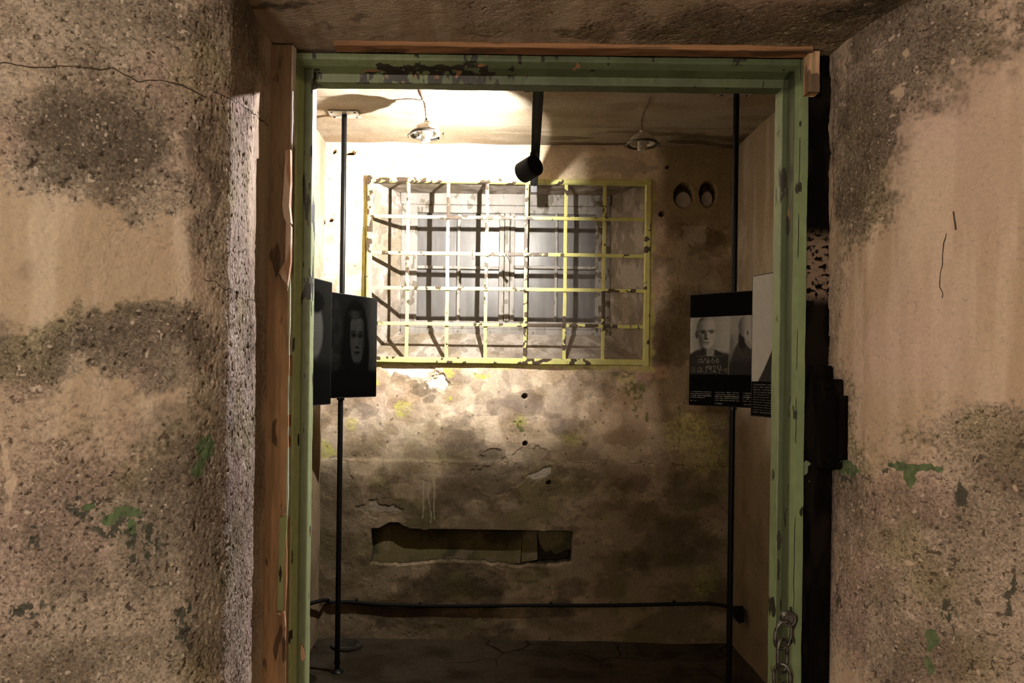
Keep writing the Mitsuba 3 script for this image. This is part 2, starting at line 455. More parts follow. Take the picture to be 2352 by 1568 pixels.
def floor_col(p, n, uv):
    c = mix((0.25, 0.20, 0.145), (0.15, 0.115, 0.08), smoothstep(0.35, 0.7, fbm(p.x * 7, p.y * 7, 0.0, 4)))
    c = mix(c, (0.30, 0.24, 0.17), smoothstep(0.6, 0.75, fbm(p.x * 4 + 9, p.y * 10, 3.0, 3)) * 0.6)
    v = voronoi(p.x * 2.2 + 0.25 * noise(p.x * 9, p.y * 9), p.y * 2.2 + 0.25 * noise(p.x * 9 + 4, p.y * 9))
    c = mix(c, (0.05, 0.038, 0.026), smoothstep(0.025, 0.008, v[1] - v[0]) * smoothstep(0.45, 0.6, noise(p.x * 3, p.y * 3)) * 0.8)
    return c * 0.135 * (0.8 + 0.4 * noise(p.x * 160, p.y * 160))


scene['concrete'] = bumped(diffuse(floor_col), cell_bump, 2e-3)
plane_surf('floor', (-0.95, 1.0, 0), (1, 0, 0), (0, 1, 0), 2.27, YB - 1.0 + 0.02, 0.014, 'concrete', 0.02, seed=8)

# ---- the window wall: height field with the niche, the flaked layers and the pipe holes
def bw(px, py):
    q = P(px, py, YB)
    return float(q[0]), float(q[2])


WX0, WZ1 = bw(846, 416)[0], bw(1165, 419)[1]
WX1, WZ0 = bw(1488, 430)[0], bw(1165, 828)[1]
NX0, NZ1 = bw(853, 1214)
NX1, NZ0 = bw(1313, 1296)


def wall_blobs(rows):
    out = []
    for x, y, rx, ry, s in rows:
        a, b = bw(x, y)
        out.append((float(a), float(b), rx / F * YB, ry / F * YB, s))
    return out


flaked = wall_blobs([(940, 858, 55, 18, 1), (1000, 885, 32, 14, 1), (900, 850, 20, 12, 1), (1145, 1090, 55, 38, .7), (1125, 1045, 28, 14, .8), (1250, 1085, 26, 10, .9), (1590, 545, 28, 26, .8), (870, 1165, 50, 14, .6),
                     (760, 1090, 40, 40, .5), (1640, 700, 30, 80, .5), (1230, 1045, 40, 16, .6)])
white_f = wall_blobs([(935, 856, 46, 16, 1), (995, 884, 28, 11, 1), (900, 850, 18, 10, 1), (1245, 1083, 24, 8, .7), (890, 1163, 28, 10, .35)])
yellow_f = wall_blobs([(1033, 855, 18, 13, 1), (1101, 862, 18, 9, 1), (862, 877, 11, 14, .9), (925, 938, 22, 22, .75), (812, 975, 14, 14, .6), (748, 1030, 30, 18, .7), (1195, 965, 18, 14, .6), (1030, 915, 7, 4, .9),
                       (1440, 870, 26, 14, .5), (1150, 840, 22, 4, .7), (1320, 1010, 30, 18, .35), (1580, 1000, 55, 60, .35), (1610, 1045, 60, 50, .3), (1395, 1190, 20, 12, .3), (1620, 1330, 30, 40, .4)])
green_f = wall_blobs([(1185, 963, 16, 14, .8), (1195, 985, 12, 16, .8), (1455, 895, 30, 26, .8), (1430, 855, 30, 12, .7), (1455, 945, 8, 20, .7), (1485, 955, 6, 20, .7), (1660, 1000, 14, 40, .6), (1590, 880, 20, 30, .3)])
dark_f = wall_blobs([(968, 892, 24, 16, .8), (985, 915, 14, 10, .7), (1120, 1046, 25, 13, .9), (1165, 870, 8, 40, .35), (1560, 720, 25, 120, .35), (1605, 650, 45, 90, .55), (1330, 1090, 60, 12, .5), (1590, 1130, 60, 60, .65), (1560, 1250, 90, 70, .65),
                     (1600, 1330, 60, 60, .5), (780, 1150, 80, 70, .45), (760, 1260, 60, 120, .35), (1110, 920, 20, 20, .35), (1560, 520, 30, 30, .4), (1440, 390, 90, 14, .5), (1400, 370, 70, 12, .4), (1040, 1270, 60, 20, .2)])
reddish = wall_blobs([(1500, 660, 20, 45, .6), (1520, 560, 30, 60, .35), (1480, 850, 60, 20, .5), (860, 845, 20, 12, .4), (1255, 841, 30, 6, .6), (1440, 960, 60, 60, .3), (900, 910, 70, 30, .25)])
drips = [([bw(974, 1104), bw(973, 1150), bw(971, 1190)], 0.005), ([bw(986, 1104), bw(984, 1140), bw(990, 1175), bw(990, 1200)], 0.0045), ([bw(998, 1106), bw(997, 1150), bw(998, 1190)], 0.005)]
ledge = [bw(700, 1055), bw(850, 1060), bw(1080, 1063), bw(1250, 1061), bw(1430, 1060), bw(1560, 1066), bw(1680, 1072)]
cracks_b = [ledge, [bw(860, 1152), bw(885, 1140), bw(905, 1145), bw(922, 1160), bw(952, 1130), bw(966, 1095)], [bw(1560, 600), bw(1561, 760), bw(1563, 900), bw(1560, 1040)], [bw(1480, 1340), bw(1520, 1350), bw(1600, 1345), bw(1660, 1380)]]


def bw_masks(u, v):
    w = patches(u, v, flaked, 0.045, 0.1, (1.05, 0.97))
    return w


def bw_col(p, n, uv):
    u, v = p.x, p.z
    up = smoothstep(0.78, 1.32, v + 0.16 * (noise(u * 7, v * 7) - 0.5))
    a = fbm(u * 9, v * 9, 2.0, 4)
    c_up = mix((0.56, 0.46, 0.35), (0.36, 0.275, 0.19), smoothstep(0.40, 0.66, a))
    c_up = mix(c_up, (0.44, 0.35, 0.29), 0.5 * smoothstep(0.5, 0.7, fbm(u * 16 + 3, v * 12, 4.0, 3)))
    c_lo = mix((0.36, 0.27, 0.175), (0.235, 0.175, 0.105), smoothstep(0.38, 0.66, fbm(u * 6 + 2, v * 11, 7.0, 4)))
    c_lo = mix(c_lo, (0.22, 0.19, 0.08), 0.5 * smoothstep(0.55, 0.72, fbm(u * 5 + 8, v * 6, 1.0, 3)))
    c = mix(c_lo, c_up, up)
    peel = fbm(u * 5 + 3, v * 7, 11.0, 4)
    c = mix(c, c * mi.Color3f(0.70, 0.68, 0.66), smoothstep(0.535, 0.545, peel) * 0.85)
    c = mix(c, c * mi.Color3f(0.80, 0.80, 0.84), smoothstep(0.60, 0.606, peel))
    c = mix(c, c * 1.28, smoothstep(0.385, 0.378, fbm(u * 8 + 9, v * 11, 4.0, 4)))
    c = mix(c, mix((0.60, 0.49, 0.36), (0.52, 0.41, 0.29), noise(u * 6, v * 4)), smoothstep(2.22, 2.36, v + 0.05 * (noise(u * 20, v * 20) - 0.5)) * 0.8)
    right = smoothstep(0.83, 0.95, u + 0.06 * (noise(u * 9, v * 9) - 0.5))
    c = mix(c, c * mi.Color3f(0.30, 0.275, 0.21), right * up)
    c = mix(c, (0.40, 0.23, 0.15), patches(u, v, reddish, 0.03, 0.3) * 0.7)
    c = mix(c, (0.085, 0.066, 0.042), patches(u, v, dark_f, 0.035, 0.25) * 0.8)
    c = mix(c, (0.24, 0.20, 0.145), patches(u, v, flaked, 0.045, 0.1, (1.05, 0.97)) * 0.35)
    c = mix(c, (0.66, 0.57, 0.47), patches(u, v, white_f, 0.04, 0.1, (1.05, 0.97)))
    gn = smoothstep(0.42, 0.52, noise(u * 75, v * 75))
    c = mix(c, (0.44, 0.42, 0.10), patches(u, v, yellow_f, 0.02, 0.3) * (0.35 + 0.65 * gn))
    c = mix(c, (0.10, 0.12, 0.035), patches(u, v, green_f, 0.02, 0.3) * smoothstep(0.45, 0.55, noise(u * 60 + 5, v * 60)))
    for pts, w in drips:
        c = mix(c, (0.52, 0.45, 0.30), line_near(u, v, pts, w, 0.003) * 0.55)
    for pts in cracks_b:
        c = mix(c, (0.05, 0.037, 0.022), line_near(u, v, pts, 0.004, 0.012) * 0.55 * smoothstep(0.3, 0.6, noise(u * 12, v * 12)))
    c = mix(c, (0.07, 0.05, 0.03), pits(u, v, 40, 0.025) * 0.6)
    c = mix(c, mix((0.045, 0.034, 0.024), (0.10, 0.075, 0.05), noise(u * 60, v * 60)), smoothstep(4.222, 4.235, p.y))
    # yellow overspray round the grille
    ex = dr.maximum(dr.maximum(WX0 - u, u - WX1), dr.maximum(WZ0 - v, v - WZ1))
    c = mix(c, (0.55, 0.53, 0.14), smoothstep(0.055, 0.02, ex + 0.03 * (noise(u * 30, v * 30) - 0.5)) * mi.Float(dr.select(v > WZ1 - 0.03, 0.15, 0.62)))
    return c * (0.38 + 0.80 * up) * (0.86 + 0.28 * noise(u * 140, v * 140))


def bw_bump(p, n, uv):
    u, v = uv.x, uv.y
    return 0.0030 * noise(u * 26, v * 26) + 0.0015 * noise(u * 95, v * 95)


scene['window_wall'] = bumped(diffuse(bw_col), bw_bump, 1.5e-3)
holes = [bw(1571, 449) + (0.052, 0.066, 0.35), bw(1627, 446) + (0.045, 0.068, 0.6), bw(1520, 491) + (0.013, 0.013, 0), bw(1205, 910) + (0.0135, 0.0135, 0), bw(1206, 1019) + (0.012, 0.012, 0),
         bw(1260, 1108) + (0.012, 0.010, 0), bw(727, 1006) + (0.012, 0.028, 0), bw(804, 352) + (0.030, 0.010, 0), bw(768, 349) + (0.010, 0.008, 0), bw(742, 512) + (0.008, 0.012, 0), bw(1533, 383) + (0.010, 0.008, 0), bw(760, 506) + (0.012, 0.007, 0)]


def bw_disp(u, v):
    """Depth of the window wall behind its plane (the normal points into the cell)."""
    q = np.stack([u * 3, v * 3, u * 0], 1)
    d = 0.02 * (meshkit.fbm(q, 5, 4) - 0.5)
    w = np.stack([u * 25, v * 25, u * 0], 1)
    e1, e2 = 0.010 * (meshkit.fbm(w, 3, 1) - 0.5), 0.010 * (meshkit.fbm(w, 3, 2) - 0.5)
    fl = numpy_of(bw_masks)(u, v)
    d = d - 0.006 * fl
    # ledge line: the lower wall stands out a little
    d = d + 0.010 / (1 + np.exp((v - 0.965 + e1) / 0.004))
    # radiator niche with its broken upper left corner
    inside = np.minimum.reduce([u - NX0 + e1, NX1 - u + e2, v - NZ0 + 2.2 * e2 + 0.012 * np.sin(u * 9), NZ1 - v + 0.4 * e1])
    bx, bz = bw(905, 1206)
    tooth = 0.066 - np.abs(u - bx) * 0.75 - (v - NZ1) * 1.5 + e1
    tooth = np.where(v > NZ1 - 0.01, np.minimum(tooth, 0.036 + NZ1 - v + e2), -1)
    inside = np.maximum(inside, tooth)
    d = d - 0.11 * np.clip(inside / 0.006, 0, 1)
    for hx, hz, rx, rz, deep in holes:
        r = np.sqrt(((u - hx) / rx) ** 2 + ((v - hz) / rz) ** 2) + (e1 * 14)
        d = d - (0.09 if deep else 0.05) * np.clip((1.05 - r) / 0.16, 0, 1)
    return d


us_b = finer([(XL - 0.03, XR + 0.03, 0.0046)])
vs_b = finer([(-0.02, ZC + 0.03, 0.0046)])
cut_b = lambda u, v: (u > WX0) & (u < WX1) & (v > WZ0) & (v < WZ1)
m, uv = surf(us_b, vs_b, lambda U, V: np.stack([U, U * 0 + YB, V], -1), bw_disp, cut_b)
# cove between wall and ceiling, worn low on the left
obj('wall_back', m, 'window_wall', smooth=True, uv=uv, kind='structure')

# splayed window recess
YW = 4.455
ix0, ix1 = P(926, 600, YW)[0], P(1397, 600, YW)[0]
iz1, iz0 = P(1165, 449, YW)[2], P(1165, 757, YW)[2]


def rec_col(p, n, uv):
    u, v = uv.x, uv.y
    c = mix((0.58, 0.50, 0.44), (0.40, 0.335, 0.28), smoothstep(0.40, 0.62, fbm(u * 11, v * 11, 2.0, 4)))
    c = mix(c, (0.36, 0.29, 0.20), smoothstep(0.53, 0.60, fbm(u * 7 + 4, v * 5, 6.0, 4)) * 0.7)
    c = mix(c, (0.20, 0.165, 0.13), 0.5 * smoothstep(0.58, 0.62, fbm(u * 18 + 4, v * 14, 9.0, 3)))
    return c * 0.52 * (0.88 + 0.24 * noise(u * 120, v * 120))


scene['recess'] = bumped(diffuse(rec_col), cell_bump, 2e-3)


def quad(name, a, b, c, d, parent, bsdf, seed, amp=0.008):
    a, b, c, d = map(np.asarray, (a, b, c, d))
    nu, nv = np.linalg.norm(b - a), np.linalg.norm(d - a)
    def pos(U, V):
        s, t = U[..., None] / nu, V[..., None] / nv
        return a * (1 - s) * (1 - t) + b * s * (1 - t) + c * s * t + d * (1 - s) * t
    us, vs = np.linspace(0, nu, int(nu / 0.008) + 2), np.linspace(0, nv, int(nv / 0.008) + 2)
    m, uv = surf(us, vs, pos, lambda u, v: amp * (meshkit.fbm(np.stack([u * 9, v * 9, u * 0 + seed], 1), 4, seed) - 0.5))
    return obj(name, m, bsdf, parent=parent, smooth=True, uv=uv + seed)


o = 0.012
A = [(WX0 - o, YB - .004, WZ0 - o), (WX1 + o, YB - .004, WZ0 - o), (WX1 + o, YB - .004, WZ1 + o), (WX0 - o, YB - .004, WZ1 + o)]
B = [(ix0, YW + .01, iz0), (ix1, YW + .01, iz0), (ix1, YW + .01, iz1), (ix0, YW + .01, iz1)]
quad('sill', A[0], A[1], B[1], B[0], 'wall_back', 'recess', 3)
quad('recess_side', A[0], B[0], B[3], A[3], 'wall_back', 'recess', 5)
quad('recess_side', B[1], A[1], A[2], B[2], 'wall_back', 'recess', 7)
quad('recess_head', A[3], B[3], B[2], A[2], 'wall_back', 'recess', 9)

# niche: plastered board at its back, and the pieces it has broken into
def board_col(p, n, uv):
    c = mix((0.085, 0.07, 0.034), (0.04, 0.037, 0.02), smoothstep(0.4, 0.65, fbm(p.x * 9, p.z * 7, 1.0, 4)))
    return mix(c, (0.11, 0.085, 0.055), smoothstep(0.6, 0.68, fbm(p.x * 14 + 5, p.z * 14, 2.0, 3)) * 0.7) * (0.85 + 0.3 * noise(p.x * 150, p.z * 150))


scene['niche_board'] = two(diffuse(board_col))


def shard(name, pts, y, th, parent, bsdf):
    poly = Polygon([bw(*q) for q in pts])
    m = trimesh.creation.extrude_polygon(poly, th, engine='earcut')
    v = m.vertices
    m = trimesh.Trimesh(np.stack([v[:, 0], y + th - v[:, 2], v[:, 1]], 1), m.faces[:, ::-1], process=False)
    return obj(name, m, bsdf, parent=parent, smooth=False)


k = YB + 0.045
shard('niche_panel', [(850, 1204), (940, 1208), (1200, 1212), (1196, 1298), (1150, 1300), (1090, 1292), (1000, 1296), (988, 1289), (960, 1301), (900, 1304), (846, 1306)], k, 0.02, 'wall_back', 'niche_board')
shard('niche_panel', [(1201, 1212), (1234, 1212), (1236, 1290), (1226, 1292), (1198, 1296)], k + 0.006, 0.02, 'wall_back', 'niche_board')
shard('niche_panel', [(1233, 1212), (1322, 1212), (1322, 1262), (1300, 1268), (1278, 1276), (1268, 1268), (1256, 1272), (1246, 1262), (1240, 1250)], k + 0.002, 0.02, 'wall_back', 'niche_board')
# pipe plugs in the two holes
scene['mortar'] = two(diffuse(lambda p, n, uv: mix((0.36, 0.31, 0.25), (0.22, 0.18, 0.14), fbm(p.x * 30, p.z * 30, 1.0, 3))))
for px, py, rx, rz in ((1573, 459, 19, 22), (1628, 455, 13, 20)):
    x, z = bw(px, py)
    m = lathe([(0, 0), (0.85, 0), (1, 0.10), (1, 1)], 28)
    v = m.vertices * [rx / F * YB, rz / F * YB, 0.05]
    m = trimesh.Trimesh(np.stack([x + v[:, 0], YB + 0.03 + v[:, 2], z + v[:, 1]], 1), m.faces, process=False)
    obj('pipe_plug', m, 'mortar', parent='wall_back', smooth=30)

# ------------------------------------------------------------------ the painted-over window behind the grille
def sash_col(p, n, uv):
    c = mix((0.62, 0.57, 0.53), (0.50, 0.45, 0.41), smoothstep(0.4, 0.65, fbm(p.x * 18, p.z * 5, 1.0, 3)))
    chip = smoothstep(0.60, 0.64, fbm(p.x * 40, p.z * 26, 3.0, 3)) * smoothstep(0.50, 0.60, p.x)
    chip = dr.maximum(chip, smoothstep(0.66, 0.70, fbm(p.x * 45, p.z * 20, 8.0, 3)) * 0.7)
    return mix(c, (0.21, 0.17, 0.09), chip) * 0.37 * (0.93 + 0.14 * noise(p.x * 160, p.z * 160))


def pane_col(p, n, uv):
    return mix((0.47, 0.44, 0.44), (0.36, 0.335, 0.335), smoothstep(0.3, 0.7, fbm(p.x * 26, p.z * 3, 2.0, 3))) * 0.25 * (0.95 + 0.1 * noise(p.x * 90, p.z * 30))


scene['sash_paint'] = two(gloss(sash_col, 0.55, 0.3))
scene['painted_glass'] = two(gloss(pane_col, 0.35, 0.4))
labels['window_1'] = {'kind': 'structure', 'label': 'window of painted-over panes in two pale sashes behind the yellow grille'}


def wbox(x0, x1, y0, y1, d0, d1, b=0.002):
    """A box given by its outline on the window plane and its depths."""
    p, q = P(x0, y1, YW), P(x1, y0, YW)
    xm = (x0 + x1) / 2
    z0, z1 = P(xm, y1, YW)[2], P(xm, y0, YW)[2]
    return cbox((P(x0, (y0 + y1) / 2, YW)[0], YW + d0, z0), (P(x1, (y0 + y1) / 2, YW)[0], YW + d1, z1), b)


for nm, b in (('frame', (921, 958, 440, 768)), ('frame', (1368, 1402, 440, 768)), ('head_board', (921, 1402, 440, 473)), ('top_rail', (921, 1402, 473, 491)), ('bottom_rail', (921, 1402, 738, 756))):
    obj(nm, wbox(*b, -0.012 if nm != 'head_board' else -0.02, 0.05, 0.003), 'sash_paint', parent='window_1', smooth=False)
obj('bottom_rail', wbox(921, 1402, 756, 775, -0.028, 0.05, 0.004), 'sash_paint', parent='window_1', smooth=False)
for b in ((1146, 1157.5), (1158.5, 1170), (1171, 1182)):
    obj('stile', wbox(b[0], b[1], 491, 738, -0.020 if b[0] > 1150 and b[0] < 1165 else -0.012, 0.05, 0.003), 'sash_paint', parent='window_1', smooth=False)
for x0, x1 in ((1049.5, 1057.5), (1273.5, 1280.5)):
    obj('glazing_bar', wbox(x0, x1, 491, 738, -0.006, 0.05, 0.003), 'sash_paint', parent='window_1', smooth=False)
for x0, x1 in ((958, 1146), (1182, 1368)):
    obj('middle_rail', wbox(x0, x1, 611, 618, -0.008, 0.05, 0.003), 'sash_paint', parent='window_1', smooth=False)
for x0, x1 in ((956, 1051), (1056, 1148), (1180, 1275), (1279, 1370)):
    for y0, y1 in ((489, 613), (616, 740)):
        obj('pane', wbox(x0, x1, y0, y1, 0.010, 0.016, 0.0005), 'painted_glass', parent='window_1', smooth=False)

# ------------------------------------------------------------------ yellow bar grille
def yellow(p, n, uv):
    k = fbm(p.x * 34 + p.y * 20, p.z * 34, 1.0, 3)
    big = noise(p.x * 4.5 + 2, p.z * 6.5, 3.0)
    chip = smoothstep(0.635, 0.66, k * 0.68 + big * 0.40)
    c = mix((0.60, 0.57, 0.19), (0.52, 0.51, 0.21), noise(p.x * 30, p.z * 30))
    return mix(c, (0.06, 0.04, 0.025), chip)


scene['yellow_paint'] = two(gloss(yellow, 0.5, 0.3))
G = thing('window_grille', 'yellow painted iron bar grille over the window, paint chipped to rust', 'window grille')
YG = YB - 0.002
gx = [P(x, 625, YG)[0] for x in (849, 936, 1028, 1117, 1207.5, 1297.5, 1386.5, 1485)]
gz = [P(1165, y, YG)[2] for y in (418, 501.5, 585, 664.5, 746.5, 829)]


def bar(a, b, w, d, seed):
    """A slightly uneven square bar from a to b."""
    a, b = np.asarray(a, float), np.asarray(b, float)
    n = 14
    pts = a + (b - a) * np.linspace(0, 1, n)[:, None]
    j = 0.0016 * (meshkit.noise(np.stack([np.arange(n) * 0.5, np.full(n, seed), np.zeros(n)], 1), seed) - 0.5)
    ax = np.array([1.0, 0, 0]) if abs(b[2] - a[2]) > abs(b[0] - a[0]) else np.array([0, 0, 1.0])
    pts = pts + j[:, None] * ax * 2
    ring = [(-1, -1), (1, -1), (1, 1), (-1, 1)]
    c = 0.22
    ring = [(-1 + c, -1), (1 - c, -1), (1, -1 + c), (1, 1 - c), (1 - c, 1), (-1 + c, 1), (-1, 1 - c), (-1, -1 + c)]
    v = np.vstack([p + np.array([r[0] * w / 2 * ax + r[1] * d / 2 * np.array([0, 1.0, 0]) for r in ring]) for p in pts])
    f = []
    for i in range(n - 1):
        for q in range(8):
            s, t = i * 8 + q, i * 8 + (q + 1) % 8
            f += [[s, t, t + 8], [s, t + 8, s + 8]]
    e = (n - 1) * 8
    for q in range(1, 7):
        f += [[0, q + 1, q], [e, e + q, e + q + 1]]
    return trimesh.Trimesh(v, np.array(f), process=False)


obj('frame_bar', bar((gx[0], YG - .012, gz[0] + .02), (gx[0], YG - .012, gz[5] - .02), 0.026, 0.034, 1), 'yellow_paint', parent=G)
obj('frame_bar', bar((gx[7], YG - .012, gz[0] + .02), (gx[7], YG - .012, gz[5] - .02), 0.030, 0.034, 2), 'yellow_paint', parent=G)
obj('frame_bar', bar((gx[0] - .012, YG - .012, gz[0]), (gx[7] + .015, YG - .012, gz[0]), 0.024, 0.034, 3), 'yellow_paint', parent=G)
obj('frame_bar', bar((gx[0] - .012, YG - .012, gz[5]), (gx[7] + .015, YG - .012, gz[5]), 0.032, 0.030, 4), 'yellow_paint', parent=G)
for i in range(1, 7):
    obj('upright_bar', bar((gx[i], YG - .004, gz[0]), (gx[i], YG - .004, gz[5]), 0.0185, 0.010, 10 + i), 'yellow_paint', parent=G)
for i in range(1, 5):
    obj('cross_bar', bar((gx[0], YG - .015, gz[i]), (gx[7], YG - .015, gz[i]), 0.0185, 0.010, 20 + i), 'yellow_paint', parent=G)
scene['dull_metal'] = two(gloss((0.05, 0.05, 0.055), 0.6, 0.3))
scene['zinc'] = two(gloss((0.42, 0.41, 0.40), 0.38, 0.5, 0.8))
for px, lean in ((1088, 0.0), (1165, 0.010)):
    x, z = P(px, 586, YG)[0], gz[2]
    path = [(x - .004, YG - .024, z + .018), (x, YG - .030, z + .012), (x + .001, YG - .032, z - .006), (x + lean, YG - .032, z - .022), (x + lean * 1.6, YG - .026, z - .030)]
    obj('hook', cat(tube(path, [0.005, 0.0065, 0.0065, 0.006, 0.0075], 10), moved(lathe([(0, -.006), (.009, -.006), (.009, .006), (0, .006)], 18), frame_to((x - .002, YG - .024, z + .004), (1, 0.1, 0)))), 'zinc', parent=G, label='grey metal hook over the cross bar')

# ------------------------------------------------------------------ the door frame in the opening
def chips(u, v, k):
    return fbm(u * k, v * k * 0.35, 5.0, 4)


fx_dark = [P(1030, 172, 1.53), P(890, 175, 1.53)]


def green_paint(p, n, uv):
    x, y, z = p.x, p.y, p.z
    c = mix((0.152, 0.20, 0.098), (0.125, 0.165, 0.082), smoothstep(0.35, 0.65, fbm(x * 25, y * 25, z * 5, 3)))
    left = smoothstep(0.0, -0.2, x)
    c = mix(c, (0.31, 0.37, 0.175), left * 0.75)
    c = c * (0.9 + 0.2 * noise(x * 120, y * 120, z * 60))
    reb = smoothstep(0.5672, 0.5680, x) * smoothstep(0.5830, 0.5808, x) * smoothstep(1.507, 1.511, y)      # rebate shade put into the paint as a darker green
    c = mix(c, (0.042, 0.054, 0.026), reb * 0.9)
    f = fbm(x * 70, y * 70 + 3, z * 16, 4)
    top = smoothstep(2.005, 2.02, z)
    c = c * (1 - 0.58 * top) * (1 - 0.68 * smoothstep(-0.36, -0.366, x) * smoothstep(1.514, 1.523, y))  # shade on the lintel and in the left rebate, painted into the green
    # bare, blackened stretches: under the lintel left of the middle, on the right jamb above eye height, round the bolt
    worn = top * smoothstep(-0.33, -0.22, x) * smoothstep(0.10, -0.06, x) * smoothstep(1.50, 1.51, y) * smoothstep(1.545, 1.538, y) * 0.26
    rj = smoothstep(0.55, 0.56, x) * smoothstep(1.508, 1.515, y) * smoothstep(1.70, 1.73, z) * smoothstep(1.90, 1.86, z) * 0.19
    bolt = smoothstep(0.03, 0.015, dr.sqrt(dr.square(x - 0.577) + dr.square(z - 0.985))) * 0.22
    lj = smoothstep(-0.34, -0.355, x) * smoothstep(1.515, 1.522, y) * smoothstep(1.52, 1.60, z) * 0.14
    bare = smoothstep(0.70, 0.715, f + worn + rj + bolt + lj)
    wood = mix((0.018, 0.016, 0.011), (0.20, 0.10, 0.05), smoothstep(0.66, 0.70, fbm(x * 40 + 7, y * 40, z * 22, 3)))
    seam = smoothstep(0.0011, 0.0005, dr.abs(x - 0.5852 + 0.0012 * (noise(z * 40) - 0.5))) * smoothstep(0.35, 0.45, noise(z * 14, 3.0)) * smoothstep(1.50, 1.498, y)
    return mix(mix(c, wood, bare), (0.012, 0.011, 0.008), seam)


def wood_bump(p, n, uv):
    return 0.0010 * noise(p.x * 110, p.y * 110, p.z * 14)


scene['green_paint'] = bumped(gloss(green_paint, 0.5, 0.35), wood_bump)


def brown_wood(p, n, uv):
    x, y, z = p.x, p.y, p.z
    g = fbm(x * 90, y * 90, z * 3.0, 4)
    c = mix((0.45, 0.29, 0.17), (0.28, 0.19, 0.118), smoothstep(0.35, 0.65, g))
    grey = smoothstep(1.45, 1.75, z + 0.2 * (noise(z * 9, x * 20) - 0.5)) * smoothstep(-0.2, -0.3, x)
    c = mix(c, (0.17, 0.125, 0.085), grey * 0.75)
    c = mix(c, (0.055, 0.04, 0.03), smoothstep(0.63, 0.68, fbm(x * 60, y * 60, z * 12, 3)) * 0.8)
    # edge towards the opening: lamplit strip painted white above, old pale green paint further down
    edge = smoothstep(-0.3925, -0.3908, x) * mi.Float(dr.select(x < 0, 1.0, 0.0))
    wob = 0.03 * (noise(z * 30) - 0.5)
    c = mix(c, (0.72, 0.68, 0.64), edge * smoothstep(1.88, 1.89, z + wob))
    c = mix(c, (0.40, 0.43, 0.31), edge * smoothstep(1.17, 1.18, z + wob) * smoothstep(1.63, 1.61, z + wob) * smoothstep(0.3, 0.36, noise(z * 45)))
    return c * (0.88 + 0.24 * noise(x * 300, y * 300, z * 40))


def bare_wood(p, n, uv):
    c = mix((0.27, 0.145, 0.075), (0.17, 0.09, 0.05), smoothstep(0.35, 0.65, fbm(p.x * 5, p.y * 80, p.z * 80, 4)))
    return mix(c, (0.09, 0.06, 0.04), smoothstep(0.62, 0.68, fbm(p.x * 14, p.y * 50, p.z * 50, 3)) * 0.7)


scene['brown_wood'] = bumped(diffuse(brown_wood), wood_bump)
scene['bare_wood'] = bumped(diffuse(bare_wood), wood_bump)
scene['split_wood'] = two(diffuse(lambda p, n, uv: mix((0.52, 0.42, 0.33), (0.33, 0.20, 0.12), smoothstep(0.4, 0.62, fbm(p.x * 90, p.y * 90, p.z * 14, 3)))))


def dark_iron(p, n, uv):
    c = mix((0.0025, 0.002, 0.0018), (0.007, 0.0055, 0.004), smoothstep(0.45, 0.7, fbm(p.x * 40, p.y * 40, p.z * 14, 3)))
    worn = smoothstep(1.74, 1.70, p.z) * smoothstep(1.585, 1.62, p.z) * smoothstep(0.35, 0.5, fbm(p.x * 130, p.y * 130, p.z * 130, 3))
    c = mix(c, (0.16, 0.115, 0.085), worn * 0.85)
    fl = smoothstep(0.62, 0.64, fbm(p.x * 60 + 5, p.y * 30, p.z * 60, 3)) * smoothstep(1.24, 1.26, p.z) * smoothstep(1.30, 1.28, p.z)
    return mix(c, (0.14, 0.17, 0.11), fl)


scene['dark_iron'] = two(gloss(dark_iron, 0.8, 0.02))
DF = thing('door_frame', 'chipped green painted wooden door frame around the cell opening', 'door frame')


def profile(poly, a, b, axis, seed, bsdf, name, step=0.006, amp=0.0012, cham=0.0015):
    """A moulding: the outline poly run from a to b along z (axis 2) or x (axis 0), its edges chamfered and a little uneven."""
    pg = Polygon(poly).buffer(-cham, join_style=2).buffer(cham, quad_segs=2)
    ring = np.array(pg.exterior.coords)[:-1]
    # add points on long edges
    out = []
    for i in range(len(ring)):
        p, q = ring[i], ring[(i + 1) % len(ring)]
        n = max(1, int(np.linalg.norm(q - p) / 0.004))
        out += [p + (q - p) * t / n for t in range(n)]
    ring = np.array(out)
    m = len(ring)
    L = np.linspace(a, b, int((b - a) / step) + 2)
    R = np.roll(ring, -1, 0) - np.roll(ring, 1, 0)
    N = np.stack([R[:, 1], -R[:, 0]], 1)
    N /= np.linalg.norm(N, axis=1, keepdims=True)
    if not pg.exterior.is_ccw:
        N = -N
    pts = np.stack([np.repeat(ring[None, :, 0], len(L), 0), np.repeat(ring[None, :, 1], len(L), 0), np.repeat(L[:, None], m, 1)], -1)
    q = pts.reshape(-1, 3)
    d = amp * 2 * (meshkit.fbm(np.stack([q[:, 0] * 40, q[:, 1] * 40, q[:, 2] * 14], 1), 4, seed) - 0.5)
    pts[..., :2] += N[None] * d.reshape(len(L), m)[..., None]
    v = pts.reshape(-1, 3)
    i, j = np.meshgrid(np.arange(len(L) - 1), np.arange(m), indexing='ij')
    s, t = (i * m + j).ravel(), (i * m + (j + 1) % m).ravel()
    f = np.vstack([np.stack([s, t, t + m], 1), np.stack([s, t + m, s + m], 1)])
    if axis == 0:       # outline given as (y, z), run along x
        v = np.stack([v[:, 2], v[:, 0], v[:, 1]], 1)
    mesh = trimesh.Trimesh(v, f, process=False)
    return obj(name, mesh, bsdf, parent=DF, smooth=28)


